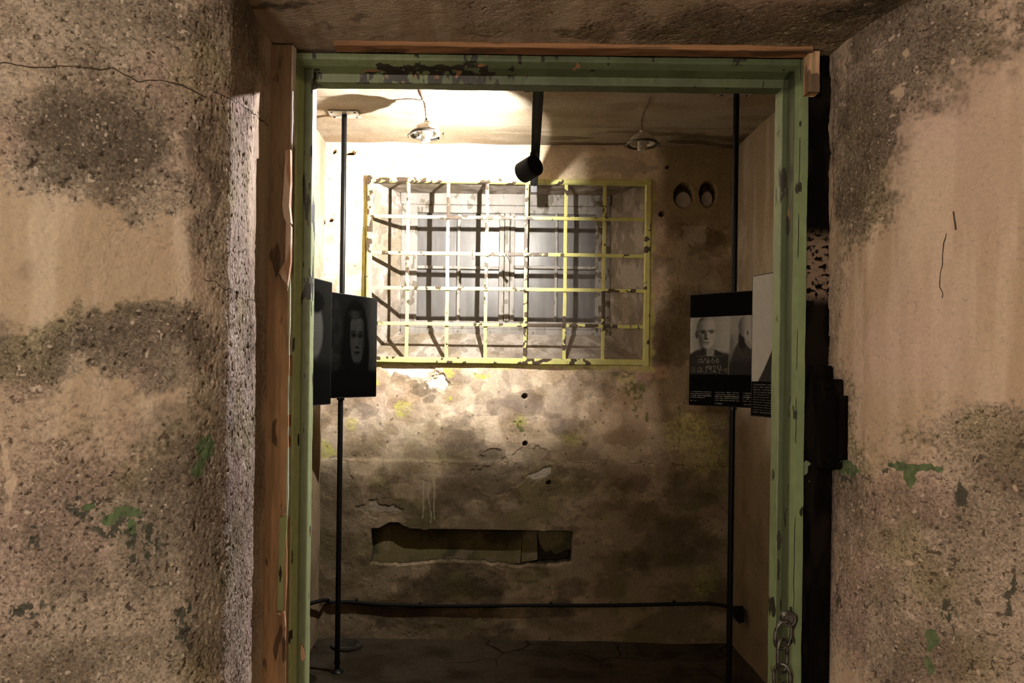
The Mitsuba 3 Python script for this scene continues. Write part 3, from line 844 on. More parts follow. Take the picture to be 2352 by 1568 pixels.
ZL = EYE + 0.571            # underside of the lintel
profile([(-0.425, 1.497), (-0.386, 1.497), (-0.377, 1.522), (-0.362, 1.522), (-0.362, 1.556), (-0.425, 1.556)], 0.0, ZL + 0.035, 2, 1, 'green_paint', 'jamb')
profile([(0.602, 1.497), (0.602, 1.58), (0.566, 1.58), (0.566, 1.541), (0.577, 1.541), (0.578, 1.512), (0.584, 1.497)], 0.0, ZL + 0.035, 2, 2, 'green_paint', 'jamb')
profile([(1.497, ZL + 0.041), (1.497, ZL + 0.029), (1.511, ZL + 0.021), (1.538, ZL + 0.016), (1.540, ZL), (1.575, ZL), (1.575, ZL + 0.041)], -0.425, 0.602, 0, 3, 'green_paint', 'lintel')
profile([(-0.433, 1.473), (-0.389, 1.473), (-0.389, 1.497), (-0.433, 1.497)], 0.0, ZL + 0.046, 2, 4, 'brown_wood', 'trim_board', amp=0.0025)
profile([(1.462, ZL + 0.0415), (1.496, ZL + 0.0415), (1.496, ZL + 0.060), (1.462, ZL + 0.060)], -0.31, 0.595, 0, 5, 'bare_wood', 'head_board', amp=0.002)
# iron strip and hinge in the gap on the right
obj('hinge_strip', cat(cbox((0.603, 1.502, 0.0), (0.690, 1.515, ZL + 0.06), 0.002), cbox((0.603, 1.46, 0.0), (0.640, 1.502, EYE + 0.02), 0.003)), 'dark_iron', parent=DF, smooth=False, label='blackened iron strip')
h0, h1 = P(1880, 870, 1.45)[2], P(1880, 1075, 1.45)[2]
hn = obj('hinge', cat(cbox((0.606, 1.43, h1), (0.648, 1.46, h0), 0.004), tube([(0.643, 1.425, h1 + .02), (0.643, 1.425, h0 - .03)], 0.010, 14)), 'dark_iron', parent=DF, smooth=30, label='blackened iron hinge')
for zz in (h0 - 0.012, h1 + 0.018):
    obj('bolt_head', moved(lathe([(0, .006), (.006, .005), (.009, 0), (.009, -.004), (0, -.004)], 16), frame_to((0.617, 1.428, zz), (0, -1, 0))), 'dark_iron', parent=hn)
profile([(0.590, 1.470), (0.612, 1.470), (0.612, 1.497), (0.590, 1.497)], P(1865, 215, 1.48)[2], ZL + 0.046, 2, 6, 'brown_wood', 'trim_block', amp=0.002)
# splintered slivers on the left edge


def sliver(pts, y, th, name='splinter', bs='split_wood'):
    q = [P(a, b, y) for a, b in pts]
    pg = Polygon([(c[0], c[2]) for c in q])
    m = trimesh.creation.extrude_polygon(pg, th, engine='earcut')
    v = m.vertices
    m = trimesh.Trimesh(np.stack([v[:, 0], y + th - v[:, 2], v[:, 1]], 1), m.faces[:, ::-1], process=False)
    obj(name, m, bs, parent=DF, smooth=False)


sliver([(655, 345), (666, 342), (667, 420), (664, 470), (668, 512), (661, 520), (652, 500), (648, 470), (652, 420)], 1.460, 0.014)
sliver([(657, 505), (668, 520), (667, 600), (660, 655), (648, 640), (640, 625), (655, 600)], 1.462, 0.012)
sliver([(633, 610), (645, 630), (662, 652), (660, 668), (648, 648)], 1.466, 0.008, bs='brown_wood')
sliver([(692, 1478), (698, 1490), (700, 1512), (693, 1520), (690, 1500)], 1.518, 0.006)
sliver([(634, 1408), (652, 1404), (655, 1440), (651, 1450), (648, 1416)], 1.466, 0.008)
sliver([(642, 1190), (660, 1182), (657, 1230), (652, 1300), (650, 1405), (636, 1400), (640, 1300)], 1.4705, 0.004, name='filler_strip', bs='green_paint')

# chain on a bolt, right jamb
scene['old_steel'] = two(gloss(lambda p, n, uv: mix((0.10, 0.095, 0.088), (0.03, 0.027, 0.024), smoothstep(0.4, 0.7, fbm(p.x * 90, p.y * 90, p.z * 90, 3))), 0.42, 0.5, 0.75))
CH = thing('chain', 'grey steel chain hanging from a round bolt on the green right jamb', 'chain')
bc = P(1809, 1419, 1.485)
obj('bolt', moved(lathe([(0, .0095), (.0018, .009), (.0026, .006), (.0088, .0062), (.0098, .0095), (.0125, .0100), (.0148, .0082), (.0155, .004), (.0150, 0), (.006, 0), (.006, -.02), (0, -.02)], 32), frame_to(bc, (0, -1, 0))), 'old_steel', parent=CH)


def link(c, half_w, half_h, r, yaw, lean):
    a = np.linspace(0, 2 * np.pi, 40, endpoint=False)
    x = half_w * np.sign(np.cos(a)) * np.abs(np.cos(a)) ** 0.8
    z = half_h * np.sin(a)
    pts = np.stack([x * math.cos(yaw) + lean * z, x * math.sin(yaw), z], 1)
    return closed_tube(np.asarray(c) + pts, r, 9)


for (px, py, hw, hh, yaw, lean, d) in ((1799, 1458, 0.0155, 0.026, 0.05, 0.12, 1.478), (1797, 1506, 0.0135, 0.032, 0.55, -0.02, 1.472), (1796, 1556, 0.0150, 0.026, -0.5, 0.0, 1.472), (1796, 1603, 0.0140, 0.028, 0.6, 0.0, 1.472)):
    obj('link', link(P(px, py, d), hw, hh, 0.0035, yaw, lean), 'old_steel', parent=CH, smooth=True)

# ------------------------------------------------------------------ display stands: floor-to-ceiling poles with printed boards
scene['black_metal'] = two(gloss((0.009, 0.009, 0.0095), 0.42, 0.3))
scene['pole_black'] = two(gloss((0.004, 0.004, 0.0042), 0.4, 0.12))
scene['matt_black'] = two(gloss((0.006, 0.006, 0.0065), 0.7, 0.12))
scene['black_board'] = two(gloss((0.008, 0.008, 0.008), 0.55, 0.2))
scene['board_print'] = two({'type': 'diffuse', 'reflectance': {'type': 'mesh_attribute', 'name': 'vertex_color'}})
scene['steel_plate'] = two(gloss((0.33, 0.31, 0.30), 0.45, 0.5, 0.3))
BH = 0.495


def sst(a, b, x):
    t = np.clip((x - a) / (b - a), 0, 1)
    return t * t * (3 - 2 * t)


def ell(a, b, ca, cb, ra, rb, soft=0.15):
    return 1 - sst(1 - soft, 1 + soft, np.sqrt(((a - ca) / ra) ** 2 + ((b - cb) / rb) ** 2))


def strokes(a, b, lines, w):
    d = np.full_like(a, 9.0)
    for ln in lines:
        for (x0, y0), (x1, y1) in zip(ln[:-1], ln[1:]):
            l2 = (x1 - x0) ** 2 + (y1 - y0) ** 2 + 1e-12
            t = np.clip(((a - x0) * (x1 - x0) + (b - y0) * (y1 - y0)) / l2, 0, 1)
            d = np.minimum(d, np.hypot(a - x0 - t * (x1 - x0), b - y0 - t * (y1 - y0)))
    return 1 - sst(w * 0.5, w * 1.3, d)


def small_text(a, b, x0, x1, y0, rows, pitch, seed, last=0.6):
    """Rows of print too small to read."""
    out = np.zeros_like(a)
    r = np.floor((b - y0) / pitch)
    ok = (r >= 0) & (r < rows) & (a > x0) & (a < np.where(r == rows - 1, x0 + (x1 - x0) * last, x1))
    f = (b - y0) / pitch - r
    gap = meshkit.noise(np.stack([a * 420, r * 7.3 + seed, a * 0], -1), seed)
    return np.where(ok & (f > 0.2) & (f < 0.62) & (gap > 0.3), 0.55 + 0.45 * gap, 0.0)


def blend(img, val, m):
    return img * (1 - m) + val * m


def girl(a, b):
    """Portrait of a dark-haired girl, print toned far down to stand for the unlit board. a across, b down, metres."""
    g = meshkit.fbm(np.stack([a * 30, b * 30, a * 0], -1), 4, 3)
    img = 0.20 + 0.42 * sst(0.34, 0.47, a) - 0.5 * np.clip(b - 0.22, 0, 1)
    img = blend(img, 0.06, sst(0.20, 0.17, a) * sst(0.10, 0.03, b))
    img = blend(img, 0.34 * g + 0.12, ell(a, b, 0.150, 0.19, 0.050, 0.21, 0.35))
    hair = np.maximum(ell(a, b, 0.305, 0.150, 0.090, 0.125, 0.10), ell(a, b, 0.262, 0.29, 0.062, 0.13, 0.15))
    hair = np.maximum(hair, ell(a, b, 0.375, 0.28, 0.038, 0.13, 0.15))
    img = blend(img, 0.05 + 0.05 * (g - 0.4), hair)
    img = blend(img, 0.02, ell(a, b, 0.31, 0.485, 0.19, 0.135, 0.15))
    img = blend(img, 0.02, ell(a, b, 0.385, 0.175, 0.014, 0.030, 0.2))
    shape = np.abs(a - 0.318) / (0.054 - 0.016 * sst(0.235, 0.325, b))
    face = (1 - sst(0.90, 1.10, shape)) * sst(0.108, 0.122, b + 0.22 * np.abs(a - 0.30)) * ell(a, b, 0.318, 0.210, 0.075, 0.117, 0.06)
    tone = 0.50 + 0.10 * (g - 0.5) - 0.16 * sst(0.335, 0.372, a) - 0.10 * sst(0.29, 0.265, a)
    img = blend(img, tone, face)
    img = blend(img, 0.28 + 0.25 * g, ell(a, b, 0.300, 0.093, 0.042, 0.020, 0.5) * 0.8)
    for ex, sg in ((0.292, -1), (0.342, 1)):
        img = blend(img, 0.20, ell(a, b, ex, 0.192, 0.021, 0.014, 0.6) * 0.9)
        img = blend(img, 0.03, ell(a, b, ex, 0.195, 0.0135, 0.0065, 0.4))
        img = blend(img, 0.13, strokes(a, b, [[(ex - sg * .014, .176), (ex + sg * .004, .1725), (ex + sg * .020, .178)]], 0.0034) * 0.8)
    img = blend(img, 0.34, ell(a, b, 0.332, 0.225, 0.007, 0.030, 0.8) * 0.5)
    img = blend(img, 0.13, ell(a, b, 0.319, 0.2515, 0.013, 0.006, 0.6))
    img = blend(img, 0.12, ell(a, b, 0.319, 0.277, 0.0195, 0.007, 0.5))
    img = blend(img, 0.34, ell(a, b, 0.319, 0.291, 0.014, 0.004, 0.7) * 0.6)
    img = blend(img, 0.03, sst(0.345, 0.39, b))
    img = np.maximum(img, small_text(a, b, 0.11, 0.25, 0.405, 9, 0.0075, 4) * 0.16)
    img = np.maximum(img, small_text(a, b, 0.27, 0.44, 0.412, 8, 0.0075, 9) * 0.16)
    return np.clip(img, 0, 1) ** 1.9 * 0.020 + 0.0010


HAND = [  # chalk letters on the slate: (x, y) in letter units, y down
    [[(0.9, .35), (.55, .1), (.1, .35), (.05, .8), (.35, 1), (.75, .7), (.95, .15), (.85, .8), (1.05, 1)]],                 # а
    [[(0, 1), (.2, .9), (.45, .1), (.75, .1), (.8, 1)]],                                                                    # л
    [[(.35, .0), (.1, 1), (.5, 1), (.65, .7), (.35, .5), (.15, .65)]],                                                      # ь
    [[(.85, -.35), (.35, -.1), (.05, .5), (.2, 1), (.6, .9), (.7, .5), (.4, .3), (.1, .55)]],                               # б
    [[(.1, .65), (.7, .45), (.6, .15), (.3, .15), (.05, .6), (.3, 1), (.8, .8)]],                                           # е
]
DIG = {'1': [[(.05, .15), (.45, -.3), (.0, 1.1)]], '9': [[(.75, .1), (.4, -.25), (.05, .1), (.3, .4), (.75, .05), (.5, 1.1)]], '2': [[(.05, .0), (.4, -.3), (.7, .0), (.1, 1.0), (.5, .8), (.85, 1.05)]],
       '4': [[(.15, -.3), (.0, .45), (.75, .4)], [(.8, -.3), (.45, 1.15)]], '.': [[(.1, 1), (.14, 1.02)]], '-': [[(.1, .5), (.55, .45)]], 'г': [[(.05, .5), (.4, .2), (.5, .35), (.15, .8), (.5, .95)]]}


def handwriting(a, b):
    L = []
    x, s = 0.044, 0.021
    for gl, adv in zip([HAND[0], HAND[1], HAND[2], HAND[3], HAND[4]], (1.15, .95, 1.05, .95, 1.2)):
        L += [[(x + s * px, 0.286 + s * (py - 0.1)) for px, py in ln] for ln in gl]
        x += s * adv
    x, s = 0.008, 0.022
    for gl, adv in ((HAND[0], 1.5), (HAND[0], 1.15), (DIG['.'], .75), (DIG['1'], .6), (DIG['9'], .95), (DIG['2'], 1.05), (DIG['4'], 1.0), (DIG['-'], .55), (DIG['г'], 1)):
        L += [[(x + s * px, 0.326 + s * (py - 0.1)) for px, py in ln] for ln in gl]
        x += s * adv
    return strokes(a, b, L, 0.0019)


def mugshots(a, b):
    """Two police photographs of a shaven man in a dark jacket, front and side, between black bands."""
    g = meshkit.fbm(np.stack([a * 90, b * 90, a * 0], -1), 3, 5)
    img = np.full_like(a, 0.0)
    pic = np.zeros_like(a)
    # front view, 0 .. 0.197
    p = 0.60 + 0.14 * sst(0.03, 0.0, a) + 0.10 * (g - 0.5) + 0.12 * sst(0.11, 0.18, a)
    p = blend(p, 0.13 + 0.05 * g, ell(a, b, 0.085, 0.345, 0.118, 0.105, 0.04))
    p = blend(p, 0.11, sst(0.238, 0.258, b + 0.35 * np.abs(a - 0.095) * -0.5) * (a < 0.197))
    p = blend(p, 0.55, ell(a, b, 0.098, 0.258, 0.026, 0.030, 0.15))
    p = blend(p, 0.10, ell(a, b, 0.072, 0.262, 0.014, 0.040, 0.3) * 0.9)
    p = blend(p, 0.17, ell(a, b, 0.038, 0.178, 0.009, 0.020, 0.2))
    head = np.maximum(ell(a, b, 0.083, 0.150, 0.0475, 0.052, 0.05), ell(a, b, 0.087, 0.186, 0.0425, 0.056, 0.05))
    tone = 0.30 + 0.44 * sst(0.045, 0.100, a) - 0.05 * sst(0.11, 0.13, a) + 0.05 * (g - 0.5)
    tone = tone - 0.20 * sst(0.128, 0.108, b) * (1 - sst(0.05, 0.11, a) * 0.6)
    p = blend(p, tone, head)
    for ex, s in ((0.066, 1.0), (0.107, 0.75)):
        p = blend(p, 0.16, ell(a, b, ex, 0.165, 0.017, 0.0055, 0.5) * s)
        p = blend(p, 0.10, ell(a, b, ex + .003, 0.172, 0.008, 0.0045, 0.4) * s)
    p = blend(p, 0.13, ell(a, b, 0.080, 0.186, 0.006, 0.017, 0.5) * 0.9)
    p = blend(p, 0.10, ell(a, b, 0.083, 0.199, 0.011, 0.004, 0.5) * 0.9)
    p = blend(p, 0.13, strokes(a, b, [[(.070, .216), (.085, .2145), (.098, .216)]], 0.0022) * 0.9)
    p = blend(p, 0.26, ell(a, b, 0.085, 0.222, 0.012, 0.003, 0.5) * 0.6)
    p = blend(p, 0.20, ell(a, b, 0.058, 0.215, 0.012, 0.030, 0.6) * 0.6)
    slate = sst(0.275, 0.277, b) * (a < 0.192)
    p = blend(p, 0.085 + 0.05 * g, slate)
    p = blend(p, 0.52, handwriting(a, b) * slate * (0.45 + 0.55 * g) * (0.35 + 0.65 * sst(0.01, 0.06, a)))
    p = blend(p, 0.50, strokes(a, b, [[(.193, .24), (.193, .355)]], 0.0016) * 0.9)
    p = blend(p, 0.40, strokes(a, b, [[(.035, .276), (.18, .275)]], 0.0012) * 0.7)
    # side view, 0.197 ..
    a2 = a - 0.197
    s = 0.62 + 0.08 * (g - 0.5) - 0.25 * sst(0.05, 0.0, a2) * sst(0.16, 0.22, b)
    s = blend(s, 0.13 + 0.16 * g * sst(0.33, 0.2, b), np.maximum(ell(a2, b, 0.075, 0.345, 0.072, 0.145, 0.04), sst(0.30, 0.31, b) * (a2 > 0.003)))
    s = blend(s, 0.10, ell(a2, b, 0.060, 0.205, 0.020, 0.045, 0.25))
    hd = np.maximum(ell(a2, b, 0.089, 0.150, 0.050, 0.052, 0.05), ell(a2, b, 0.105, 0.18, 0.042, 0.05, 0.08))
    s = blend(s, 0.32 + 0.42 * sst(0.045, 0.085, a2) + 0.05 * (g - 0.5), hd)
    s = blend(s, 0.60, strokes(a2, b, [[(.078, .215), (.095, .235), (.125, .255)]], 0.009))
    s = blend(s, 0.74, ell(a2, b, 0.078, 0.182, 0.0095, 0.019, 0.2))
    s = blend(s, 0.25, ell(a2, b, 0.082, 0.178, 0.004, 0.010, 0.4))
    s = blend(s, 0.10, sst(0.29, 0.31, b) * 0.8)
    pic = np.where(a < 0.197, p, s)
    band = sst(0.1025, 0.1035, b) * (1 - sst(0.3555, 0.3565, b))
    img = np.clip(pic, 0, 1) ** 1.35 * 0.37 * band
    tx = small_text(a, b, 0.008, 0.112, 0.430, 4, 0.0085, 3, .7) + small_text(a, b, 0.008, 0.045, 0.470, 1, 0.0085, 5, 1)
    tx += small_text(a, b, 0.130, 0.245, 0.430, 5, 0.0085, 6, 1) + small_text(a, b, 0.130, 0.165, 0.478, 1, 0.0085, 7, 1)
    tx += small_text(a, b, 0.262, 0.38, 0.430, 5, 0.0085, 8, .7) + small_text(a, b, 0.262, 0.30, 0.478, 1, 0.0085, 2, 1)
    return np.maximum(img, tx * 0.16) + 0.004


def pale_portrait(a, b):
    """A grey portrait filling the board's top, black caption band below."""
    g = meshkit.fbm(np.stack([a * 60, b * 60, a * 0], -1), 3, 8)
    img = 0.335 + 0.05 * (g - 0.5) - 0.08 * a
    sh = sst(0.004, -0.004, (0.365 - b) - (a - 0.035) * 1.25 + 0.012 * np.sin(a * 30))
    img = blend(img, 0.025, sh)
    img = blend(img, 0.05, ell(a, b, 0.30, 0.16, 0.085, 0.12, 0.08))
    img = blend(img, 0.20 - 0.08 * sst(0.30, 0.37, a) + 0.03 * (g - 0.5), ell(a, b, 0.31, 0.20, 0.060, 0.10, 0.15))
    img = blend(img, 0.10, ell(a, b, 0.305, 0.222, 0.008, 0.012, 0.7) * 0.7)
    for ex in (0.285, 0.335):
        img = blend(img, 0.06, ell(a, b, ex, 0.185, 0.016, 0.007, 0.4))
    img = blend(img, 0.12, ell(a, b, 0.31, 0.25, 0.020, 0.006, 0.4))
    img = np.where(b > 0.372, 0.003, img)
    return np.maximum(img, small_text(a, b, 0.012, 0.19, 0.38, 12, 0.0088, 11, .8) * 0.07) + 0.002


def dim_portrait(a, b):
    img = 0.06 * ell(a, b, 0.33, 0.20, 0.07, 0.11, 0.15) + 0.012
    img = blend(img, 0.004, ell(a, b, 0.33, 0.09, 0.08, 0.045, 0.2))
    img = blend(img, 0.004, sst(0.30, 0.36, b))
    return np.clip(img, 0, 1) * 0.5 + 0.0015


POLE_R = 0.0125


def stand(pole, direction, left, right, zc, paint, label, base=True):
    """A display stand. pole (x, y); the board runs along direction from -left to +right of the pole, its middle at height zc."""
    t = thing('display_stand', label, 'display stand', None)
    x, y = pole
    d = np.array(direction, float) / np.hypot(*direction)
    n = np.array([d[1], -d[0]])
    if n @ (-np.array(pole)) < 0:
        n = -n
    zt = ZC + (-0.004)
    obj('pole', tube([(x, y, 0.05), (x, y, 1.0), (x, y, zt - 0.004)], POLE_R, 18), 'pole_black', parent=t)
    obj('foot', moved(lathe([(0, 0.0), (.030, 0.0), (.031, .004), (.026, .009), (.013, .016), (.0105, .03), (.0105, .038), (.015, .040), (.015, .055), (0, .055)], 28), frame_to((x, y, 0.0), (0, 0, 1))), 'pole_black', parent=t)
    pl = obj('ceiling_plate', cbox((x - .072, y - .05, zt - .007), (x + .072, y + .05, zt - .001), 0.001), 'steel_plate', parent=t, label='grey steel ceiling plate')
    for sx in (-1, 1):
        for sy in (-1, 1):
            obj('screw', moved(lathe([(0, .003), (.005, .0025), (.006, 0), (0, 0)], 12), frame_to((x + sx * .055, y + sy * .034, zt - .007), (0, 0, -1))), 'black_metal', parent=pl)
    o3 = np.array([x, y, 0]) + np.append(n, 0) * (POLE_R + 0.010)
    # board: rounded slab
    W = left + right
    rect = Polygon([(-left, -BH / 2), (right, -BH / 2), (right, BH / 2), (-left, BH / 2)]).buffer(-0.006).buffer(0.006, quad_segs=4)
    m = trimesh.creation.extrude_polygon(rect, 0.008, engine='earcut')
    M = np.eye(4)
    M[:3, 0], M[:3, 1], M[:3, 2], M[:3, 3] = np.append(d, 0), (0, 0, 1), np.append(n, 0), o3 + [0, 0, zc]
    if np.linalg.det(M[:3, :3]) < 0:
        m.faces = m.faces[:, ::-1]
    bd = obj('board', moved(m, M), 'black_board', parent=t, smooth=False)
    obj('clamp', moved(cbox((-.02, -.03 + 0, -.012 - POLE_R), (.02, .03, 0.0), 0.003), M @ T4(0, -BH / 2 + 0.055, 0)), 'black_metal', parent=t, smooth=False)
    obj('collar', tube([(x, y, zc - BH / 2 - 0.012), (x, y, zc - BH / 2 + 0.01)], POLE_R + 0.006, 18), 'black_metal', parent=t)
    # print: a fine sheet coloured per vertex
    nu, nv = 330, 330
    a, b = np.meshgrid(np.linspace(0.003, W - 0.003, nu), np.linspace(0.003, BH - 0.003, nv), indexing='ij')
    flipx = np.dot(np.cross(np.append(d, 0), (0, 0, 1)), np.append(n, 0)) < 0        # seen from the front, +d runs right unless flipped
    aa = W - a if flipx else a
    img = paint(aa, b)
    col = np.stack([img, img * 0.97, img * 0.90], -1).reshape(-1, 3)
    pts = np.stack([-left + a, BH / 2 - b, np.full_like(a, 0.0084)], -1).reshape(-1, 3)
    pts = pts @ M[:3, :3].T + M[:3, 3]
    i, j = np.meshgrid(np.arange(nu - 1), np.arange(nv - 1), indexing='ij')
    q = (i * nv + j).ravel()
    f = np.vstack([np.stack([q, q + nv, q + nv + 1], 1), np.stack([q, q + nv + 1, q + 1], 1)])
    mesh = trimesh.Trimesh(pts, f, process=False)
    obj('photo_print', mesh, 'board_print', parent=bd, smooth=False, color=col)
    return t


def face_h(py0, py1, px, d):
    return (P(px, py0, d)[2] + P(px, py1, d)[2]) / 2


pl1 = P(784, 800, 3.72)
stand((pl1[0], pl1[1]), (0.476, 0.879), 0.238, 0.238, face_h(676, 913, 790, 3.72), girl, 'black pole stand with a dim board portrait of a dark-haired girl, left of the window')
stand((-0.752, 2.93), (0.255, 0.967), 0.238, 0.238, face_h(648, 928, 743, 3.15), dim_portrait, 'black pole stand with only a dark board edge showing against the left door jamb')
pr1 = P(1684, 800, 3.36)
stand((pr1[0], pr1[1]), (0.697, -0.717), 0.197, 0.243, face_h(677, 931, 1592, 3.5), mugshots, 'black pole stand with a board of two mugshot photographs of a shaven man')
stand((1.012, 2.525), (0.30, -0.953), 0.238, 0.238, face_h(634, 955, 1742, 2.745), pale_portrait, 'black pole stand with a pale grey portrait board half hidden by the right jamb')

# ------------------------------------------------------------------ lighting track and spotlights
TR = thing('lighting_track', 'black lighting track running away under the ceiling, the spotlight at its far end', 'lighting track')
tx0, tx1 = P(1236, 214, 2.6), P(1229, 357, 3.3)
tz = EYE + 0.955
def TX(y):
    return 0.137 + 0.041 * (y - 2.6)


def sheared(m):
    m.vertices[:, 0] += TX(m.vertices[:, 1])
    return m


obj('rail', sheared(cat(cbox((-.0185, 1.605, tz - .016), (.0185, 3.90, tz + .016), 0.002), cbox((-.006, 1.61, tz - .0185), (.006, 3.89, tz - .0150), 0.0005))), 'matt_black', parent=TR, smooth=False)
for y in (1.95, 2.38):
    obj('hanger', tube([(TX(y), y, tz + 0.01), (TX(y), y, ZC)], 0.005, 10), 'matt_black', parent=TR)
obj('end_cap', sheared(cbox((-.016, 3.90, EYE + .906), (.016, 3.915, tz + .019), 0.002)), 'dull_metal', parent=TR, smooth=False, label='bare metal end cap')
scene['lamp_glass_warm'] = two(gloss((0.8, 0.8, 0.8), 0.3, 0.5))


def spotlight(pivot, axis, length, r, power, label, name='spotlight', deep=0.0, rl=0.012, lens_axis=None):
    t = thing(name, label, 'spotlight')
    ax = np.asarray(axis, float) / np.linalg.norm(axis)
    M = frame_to(np.asarray(pivot, float), ax)          # z along the beam; the pivot is the middle of the rear cap
    prof = [(0, 0), (r - .003, 0), (r, .003), (r, .006), (r - .0012, .007), (r - .0012, .0085), (r, .0095), (r, length - .001), (r - .0015, length), (r - .004, length), (r - .005, length - .002), (r - .005, length - .004 - deep), (0, length - .004 - deep)]
    obj('body', moved(lathe(prof, 56), M), 'matt_black', parent=t, smooth=30)
    z0 = length - .0035 - deep
    h = 0.0012
    lens = [(rl * math.cos(a), z0 + h * math.sin(a)) for a in np.linspace(0, math.pi / 2, 9)]
    lens[-1] = (0, z0 + h)
    ml = M
    if lens_axis is not None:
        ml = frame_to(np.asarray(pivot) + ax * (length - 0.001), lens_axis) @ T4(0, 0, -z0 + 0.001)
        obj('bezel', moved(lathe([(0, z0 - .016), (rl + .004, z0 - .014), (rl + .004, z0 + .0008), (rl + .0004, z0 + .0008), (rl + .0004, z0 - .0016), (0, z0 - .0016)], 36), ml), 'matt_black', parent=t, smooth=30)
    key = obj('lens', moved(lathe([(0, z0 - 0.0002)] + [(rl, z0 - 0.0002)] + lens, 40), ml), 'lamp_glass_warm', parent=t, smooth=False)
    scene[key]['emitter'] = {'type': 'area', 'radiance': {'type': 'rgb', 'value': power}}
    top = np.asarray(pivot) + ax * length * 0.28
    obj('yoke', cat(tube([top + [0, 0, r - .004], top + [0, 0, r + .012], np.array([TX(top[1]), top[1], tz - .018])], 0.010, 12)), 'matt_black', parent=t)
    return t


spotlight(P(1230, 379, 3.31), (-0.62, 0.76, -0.20), 0.085, 0.0455, LAMP_WARM, 'black cylinder spotlight hanging at the far end of the track, lighting the window', lens_axis=(-0.89, 0.44, -0.10))
spotlight((TX(2.36), 2.36, EYE + 0.908), (-0.50, -0.78, -0.50), 0.085, 0.036, LAMP_COOL, 'black cylinder spotlight nearer the door, hidden above the lintel', deep=0.03)

# ------------------------------------------------------------------ porcelain lamp holders hanging from the ceiling
scene['porcelain'] = two(gloss(lambda p, n, uv: mix((0.50, 0.45, 0.38), (0.32, 0.28, 0.22), smoothstep(0.45, 0.7, fbm(p.x * 60, p.y * 60, p.z * 60, 3))), 0.3, 0.5))
scene['lamp_rim'] = two(gloss((0.055, 0.048, 0.04), 0.45, 0.4, 0.4))
scene['old_wire'] = two(diffuse(lambda p, n, uv: mix((0.24, 0.19, 0.14), (0.07, 0.055, 0.04), fbm(p.x * 70, p.y * 70, p.z * 70, 2))))


def holder(c, top_path, tilt, label, broken):
    """A lamp holder: c the middle of the rim."""
    t = thing('ceiling_lamp', label, 'ceiling lamp')
    M = frame_to(c, (tilt[0], tilt[1], 1))
    s = 0.072
    dome = [(0.010, 0.060), (0.016, 0.062), (0.017, 0.050), (0.030, 0.047), (0.050, 0.034), (0.060, 0.016), (0.063, 0.004), (0.058, 0.0), (0.050, 0.002), (0.046, 0.010), (0.030, 0.014), (0.0, 0.016)]
    obj('dome', moved(lathe(dome, 48), M), 'porcelain', parent=t, smooth=40)
    ring = [(0.062, -0.003), (s, -0.006), (s + .002, 0.001), (s - .001, 0.006), (0.0635, 0.006), (0.062, -0.003)]
    m = lathe(ring, 64)
    if broken:
        ang = np.degrees(np.arctan2(m.triangles_center[:, 1], m.triangles_center[:, 0]))
        m.update_faces((np.abs(ang) > 38) & (np.abs(ang - 100) > 12))
    obj('rim', moved(m, M), 'lamp_rim', parent=t, smooth=40)
    obj('socket', moved(lathe([(0, -.034), (.017, -.034), (.0185, -.033), (.0185, -.029), (.0215, -.028), (.0215, .0), (.027, .006), (.027, .015), (0, .015)], 32), M), 'porcelain', parent=t, smooth=35)
    for q in ([[-s, 0, 0.004], [-s - .010, -.004, 0.0], [-s - .008, -.004, -0.018]], [[s, 0, 0.002], [s + .008, -.004, 0.010], [s + .006, -.003, -0.012]], [[-.035, -.06, -.002], [-.0355, -.061, -.016], [-.036, -.062, -.03]]):
        obj('clip', tube([c + np.array(e) for e in q], 0.002, 7), 'lamp_rim', parent=t)
    cord = np.array(top_path + [c + np.array([0, 0, 0.058])])
    from scipy.interpolate import interp1d
    tt = np.linspace(0, len(cord) - 1, 60)
    cc = interp1d(np.arange(len(cord)), cord, axis=0, kind='quadratic')(tt)
    w1 = cc + 0.0022 * np.stack([np.cos(tt * 9), np.sin(tt * 9), 0 * tt], 1)
    w2 = cc - 0.0022 * np.stack([np.cos(tt * 9), np.sin(tt * 9), 0 * tt], 1)
    obj('cord', cat(tube(w1, 0.0024, 8), tube(w2, 0.0024, 8)), 'old_wire', parent=t, label='twisted brown cord')
    return t


dl, drr = 3.50, 3.60
zc = ZC - 0.009
cl, cr = P(979, 309, dl), P(1475, 331, drr)
def ceil_at(px, py):
    """Where the ceiling is seen at a picture point."""
    q = P(px, py, 1.0)
    d = (zc - EYE) / (q[2] - EYE)
    return P(px, py, d)
holder(cl, [ceil_at(967, 203), ceil_at(969, 218), ceil_at(973, 231), P(977, 250, dl)], (0.10, 0.05), 'white porcelain lamp holder hanging near the bright ceiling patch, its rim broken', True)
holder(cr, [ceil_at(1494, 222), ceil_at(1489, 235), ceil_at(1482, 251), P(1475, 274, drr)], (0.04, 0.02), 'porcelain lamp holder hanging over the dim right end of the window', False)

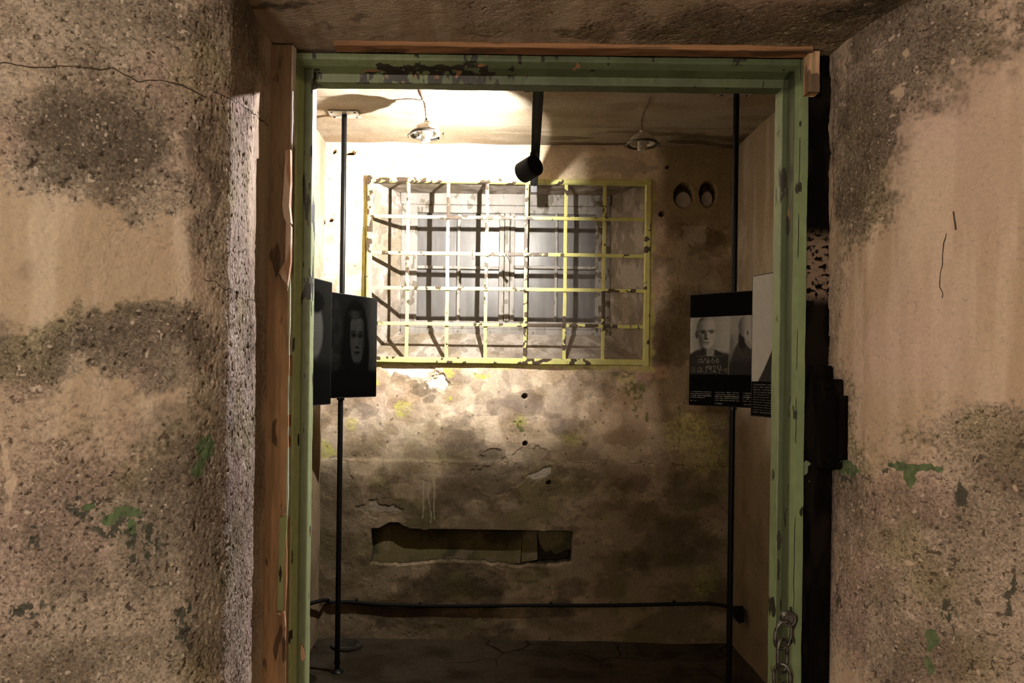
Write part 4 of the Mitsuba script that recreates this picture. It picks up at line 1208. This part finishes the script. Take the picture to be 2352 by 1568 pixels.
# ------------------------------------------------------------------ cable, junction, drain plate
scene['black_rubber'] = two(gloss((0.006, 0.0055, 0.0055), 0.8, 0.1))
cb = [(760, 1383), (800, 1382), (850, 1386), (900, 1389), (990, 1391), (1100, 1391), (1250, 1390), (1400, 1390), (1500, 1388), (1600, 1386), (1640, 1387), (1668, 1391), (1684, 1396)]
path = [np.array([XL + 0.022, 3.62, 0.335]), np.array([XL + 0.022, 3.95, 0.262]), np.array([XL + 0.05, YB - 0.035, 0.214])] + [P(x, y, YB - 0.024) for x, y in cb[:-3]] + [P(1640, 1387, YB - 0.06), P(1668, 1392, YB - 0.14), P(1686, 1398, YB - 0.24)]
from scipy.interpolate import interp1d
tt = np.linspace(0, len(path) - 1, 90)
cc = interp1d(np.arange(len(path)), np.array(path), axis=0, kind='quadratic')(tt)
W = thing('wall_cable', 'black cable run low along the window wall to a black box in the right corner', 'cable')
obj('cable', tube(cc, 0.0098, 12), 'black_rubber', parent=W)
for q in cc[26:-12:14]:
    obj('cable_clip', cat(tube([q + [-.004, -.0, .013], q + [.004, 0, .013]], 0.006, 8), cbox(q + [-.007, .005, -.013], q + [.007, .030, .016], 0.002)), 'black_rubber', parent=W)
q = P(1696, 1410, YB - 0.06)
obj('junction_box', trimesh.convex.convex_hull(np.array([P(x, y, d) for d in (YB - 0.32, YB - 0.24) for x, y in ((1682, 1392), (1706, 1391), (1711, 1404), (1709, 1428), (1698, 1432), (1684, 1418))])), 'black_rubber', parent=W, smooth=30)
scene['rust_plate'] = bumped(gloss(lambda p, n, uv: mix((0.028, 0.021, 0.015), (0.013, 0.010, 0.007), fbm(p.x * 50, p.y * 50, 1.0, 3)), 0.7, 0.3), cell_bump)
t = thing('drain_cover', 'round rusty drain cover on the floor behind the left display pole', 'drain cover')
d0 = F * EYE / (1482 - CY + 5)
c0 = P(797, 1482, d0)
obj('rim', moved(lathe([(.062, 0), (.085, 0), (.085, .010), (.080, .014), (.066, .012), (.062, .008), (.062, 0)], 40), frame_to((c0[0], c0[1], 0.002), (0, 0, 1))), 'rust_plate', parent=t)
obj('grate', moved(cat(lathe([(0, 0), (.061, 0), (.061, .006), (0, .008)], 32), *[cbox((-.05, k - .004, .006), (.05, k + .004, .011), .001) for k in (-.03, -.01, .01, .03)]), frame_to((c0[0], c0[1], 0.002), (0, 0, 1))), 'rust_plate', parent=t)

# ------------------------------------------------------------------ the corridor behind the camera, with its lamp
scene['corridor_paint'] = two(diffuse((0.55, 0.48, 0.40)))
scene['corridor_floor'] = two(diffuse((0.30, 0.24, 0.18)))
obj('wall_corridor_back', cbox((-3.05, -2.3, 0), (3.05, -2.2, 2.95), 0.005), 'corridor_paint', kind='structure', smooth=False)
obj('wall_corridor_left', cbox((-2.05, -2.3, 0), (-1.955, 1.0, 2.95), 0.005), 'corridor_paint', kind='structure', smooth=False)
obj('wall_corridor_right', cbox((2.0, -2.3, 0), (2.1, 1.0, 2.95), 0.005), 'corridor_paint', kind='structure', smooth=False)
obj('ceiling_corridor', cbox((-3.1, -2.3, 2.85), (3.1, 1.1, 2.95), 0.005), 'corridor_paint', kind='structure', smooth=False)
obj('floor_corridor', cbox((-3.1, -2.3, -0.12), (3.1, 1.0, -0.004), 0.005), 'corridor_floor', kind='structure', smooth=False)
t = thing('globe_lamp', 'frosted glass globe floor lamp in the corridor behind the viewer', 'floor lamp')
gc = np.array([-0.9, -1.35, 1.80])
scene['frosted'] = two(diffuse((0.7, 0.7, 0.7)))
sph = trimesh.creation.icosphere(subdivisions=3, radius=0.13)
sph.apply_translation(gc)
key = obj('globe', sph, 'frosted', parent=t, smooth=True)
scene[key]['emitter'] = {'type': 'area', 'radiance': {'type': 'rgb', 'value': LAMP_HALL}}
obj('mount', moved(lathe([(0, 0), (.05, 0), (.055, .02), (.03, .03), (.025, 1.56), (.12, 1.58), (.12, 1.6), (0, 1.6)], 28), frame_to(gc + [0, 0, -.12], (0, 0, -1))), 'black_metal', parent=t)
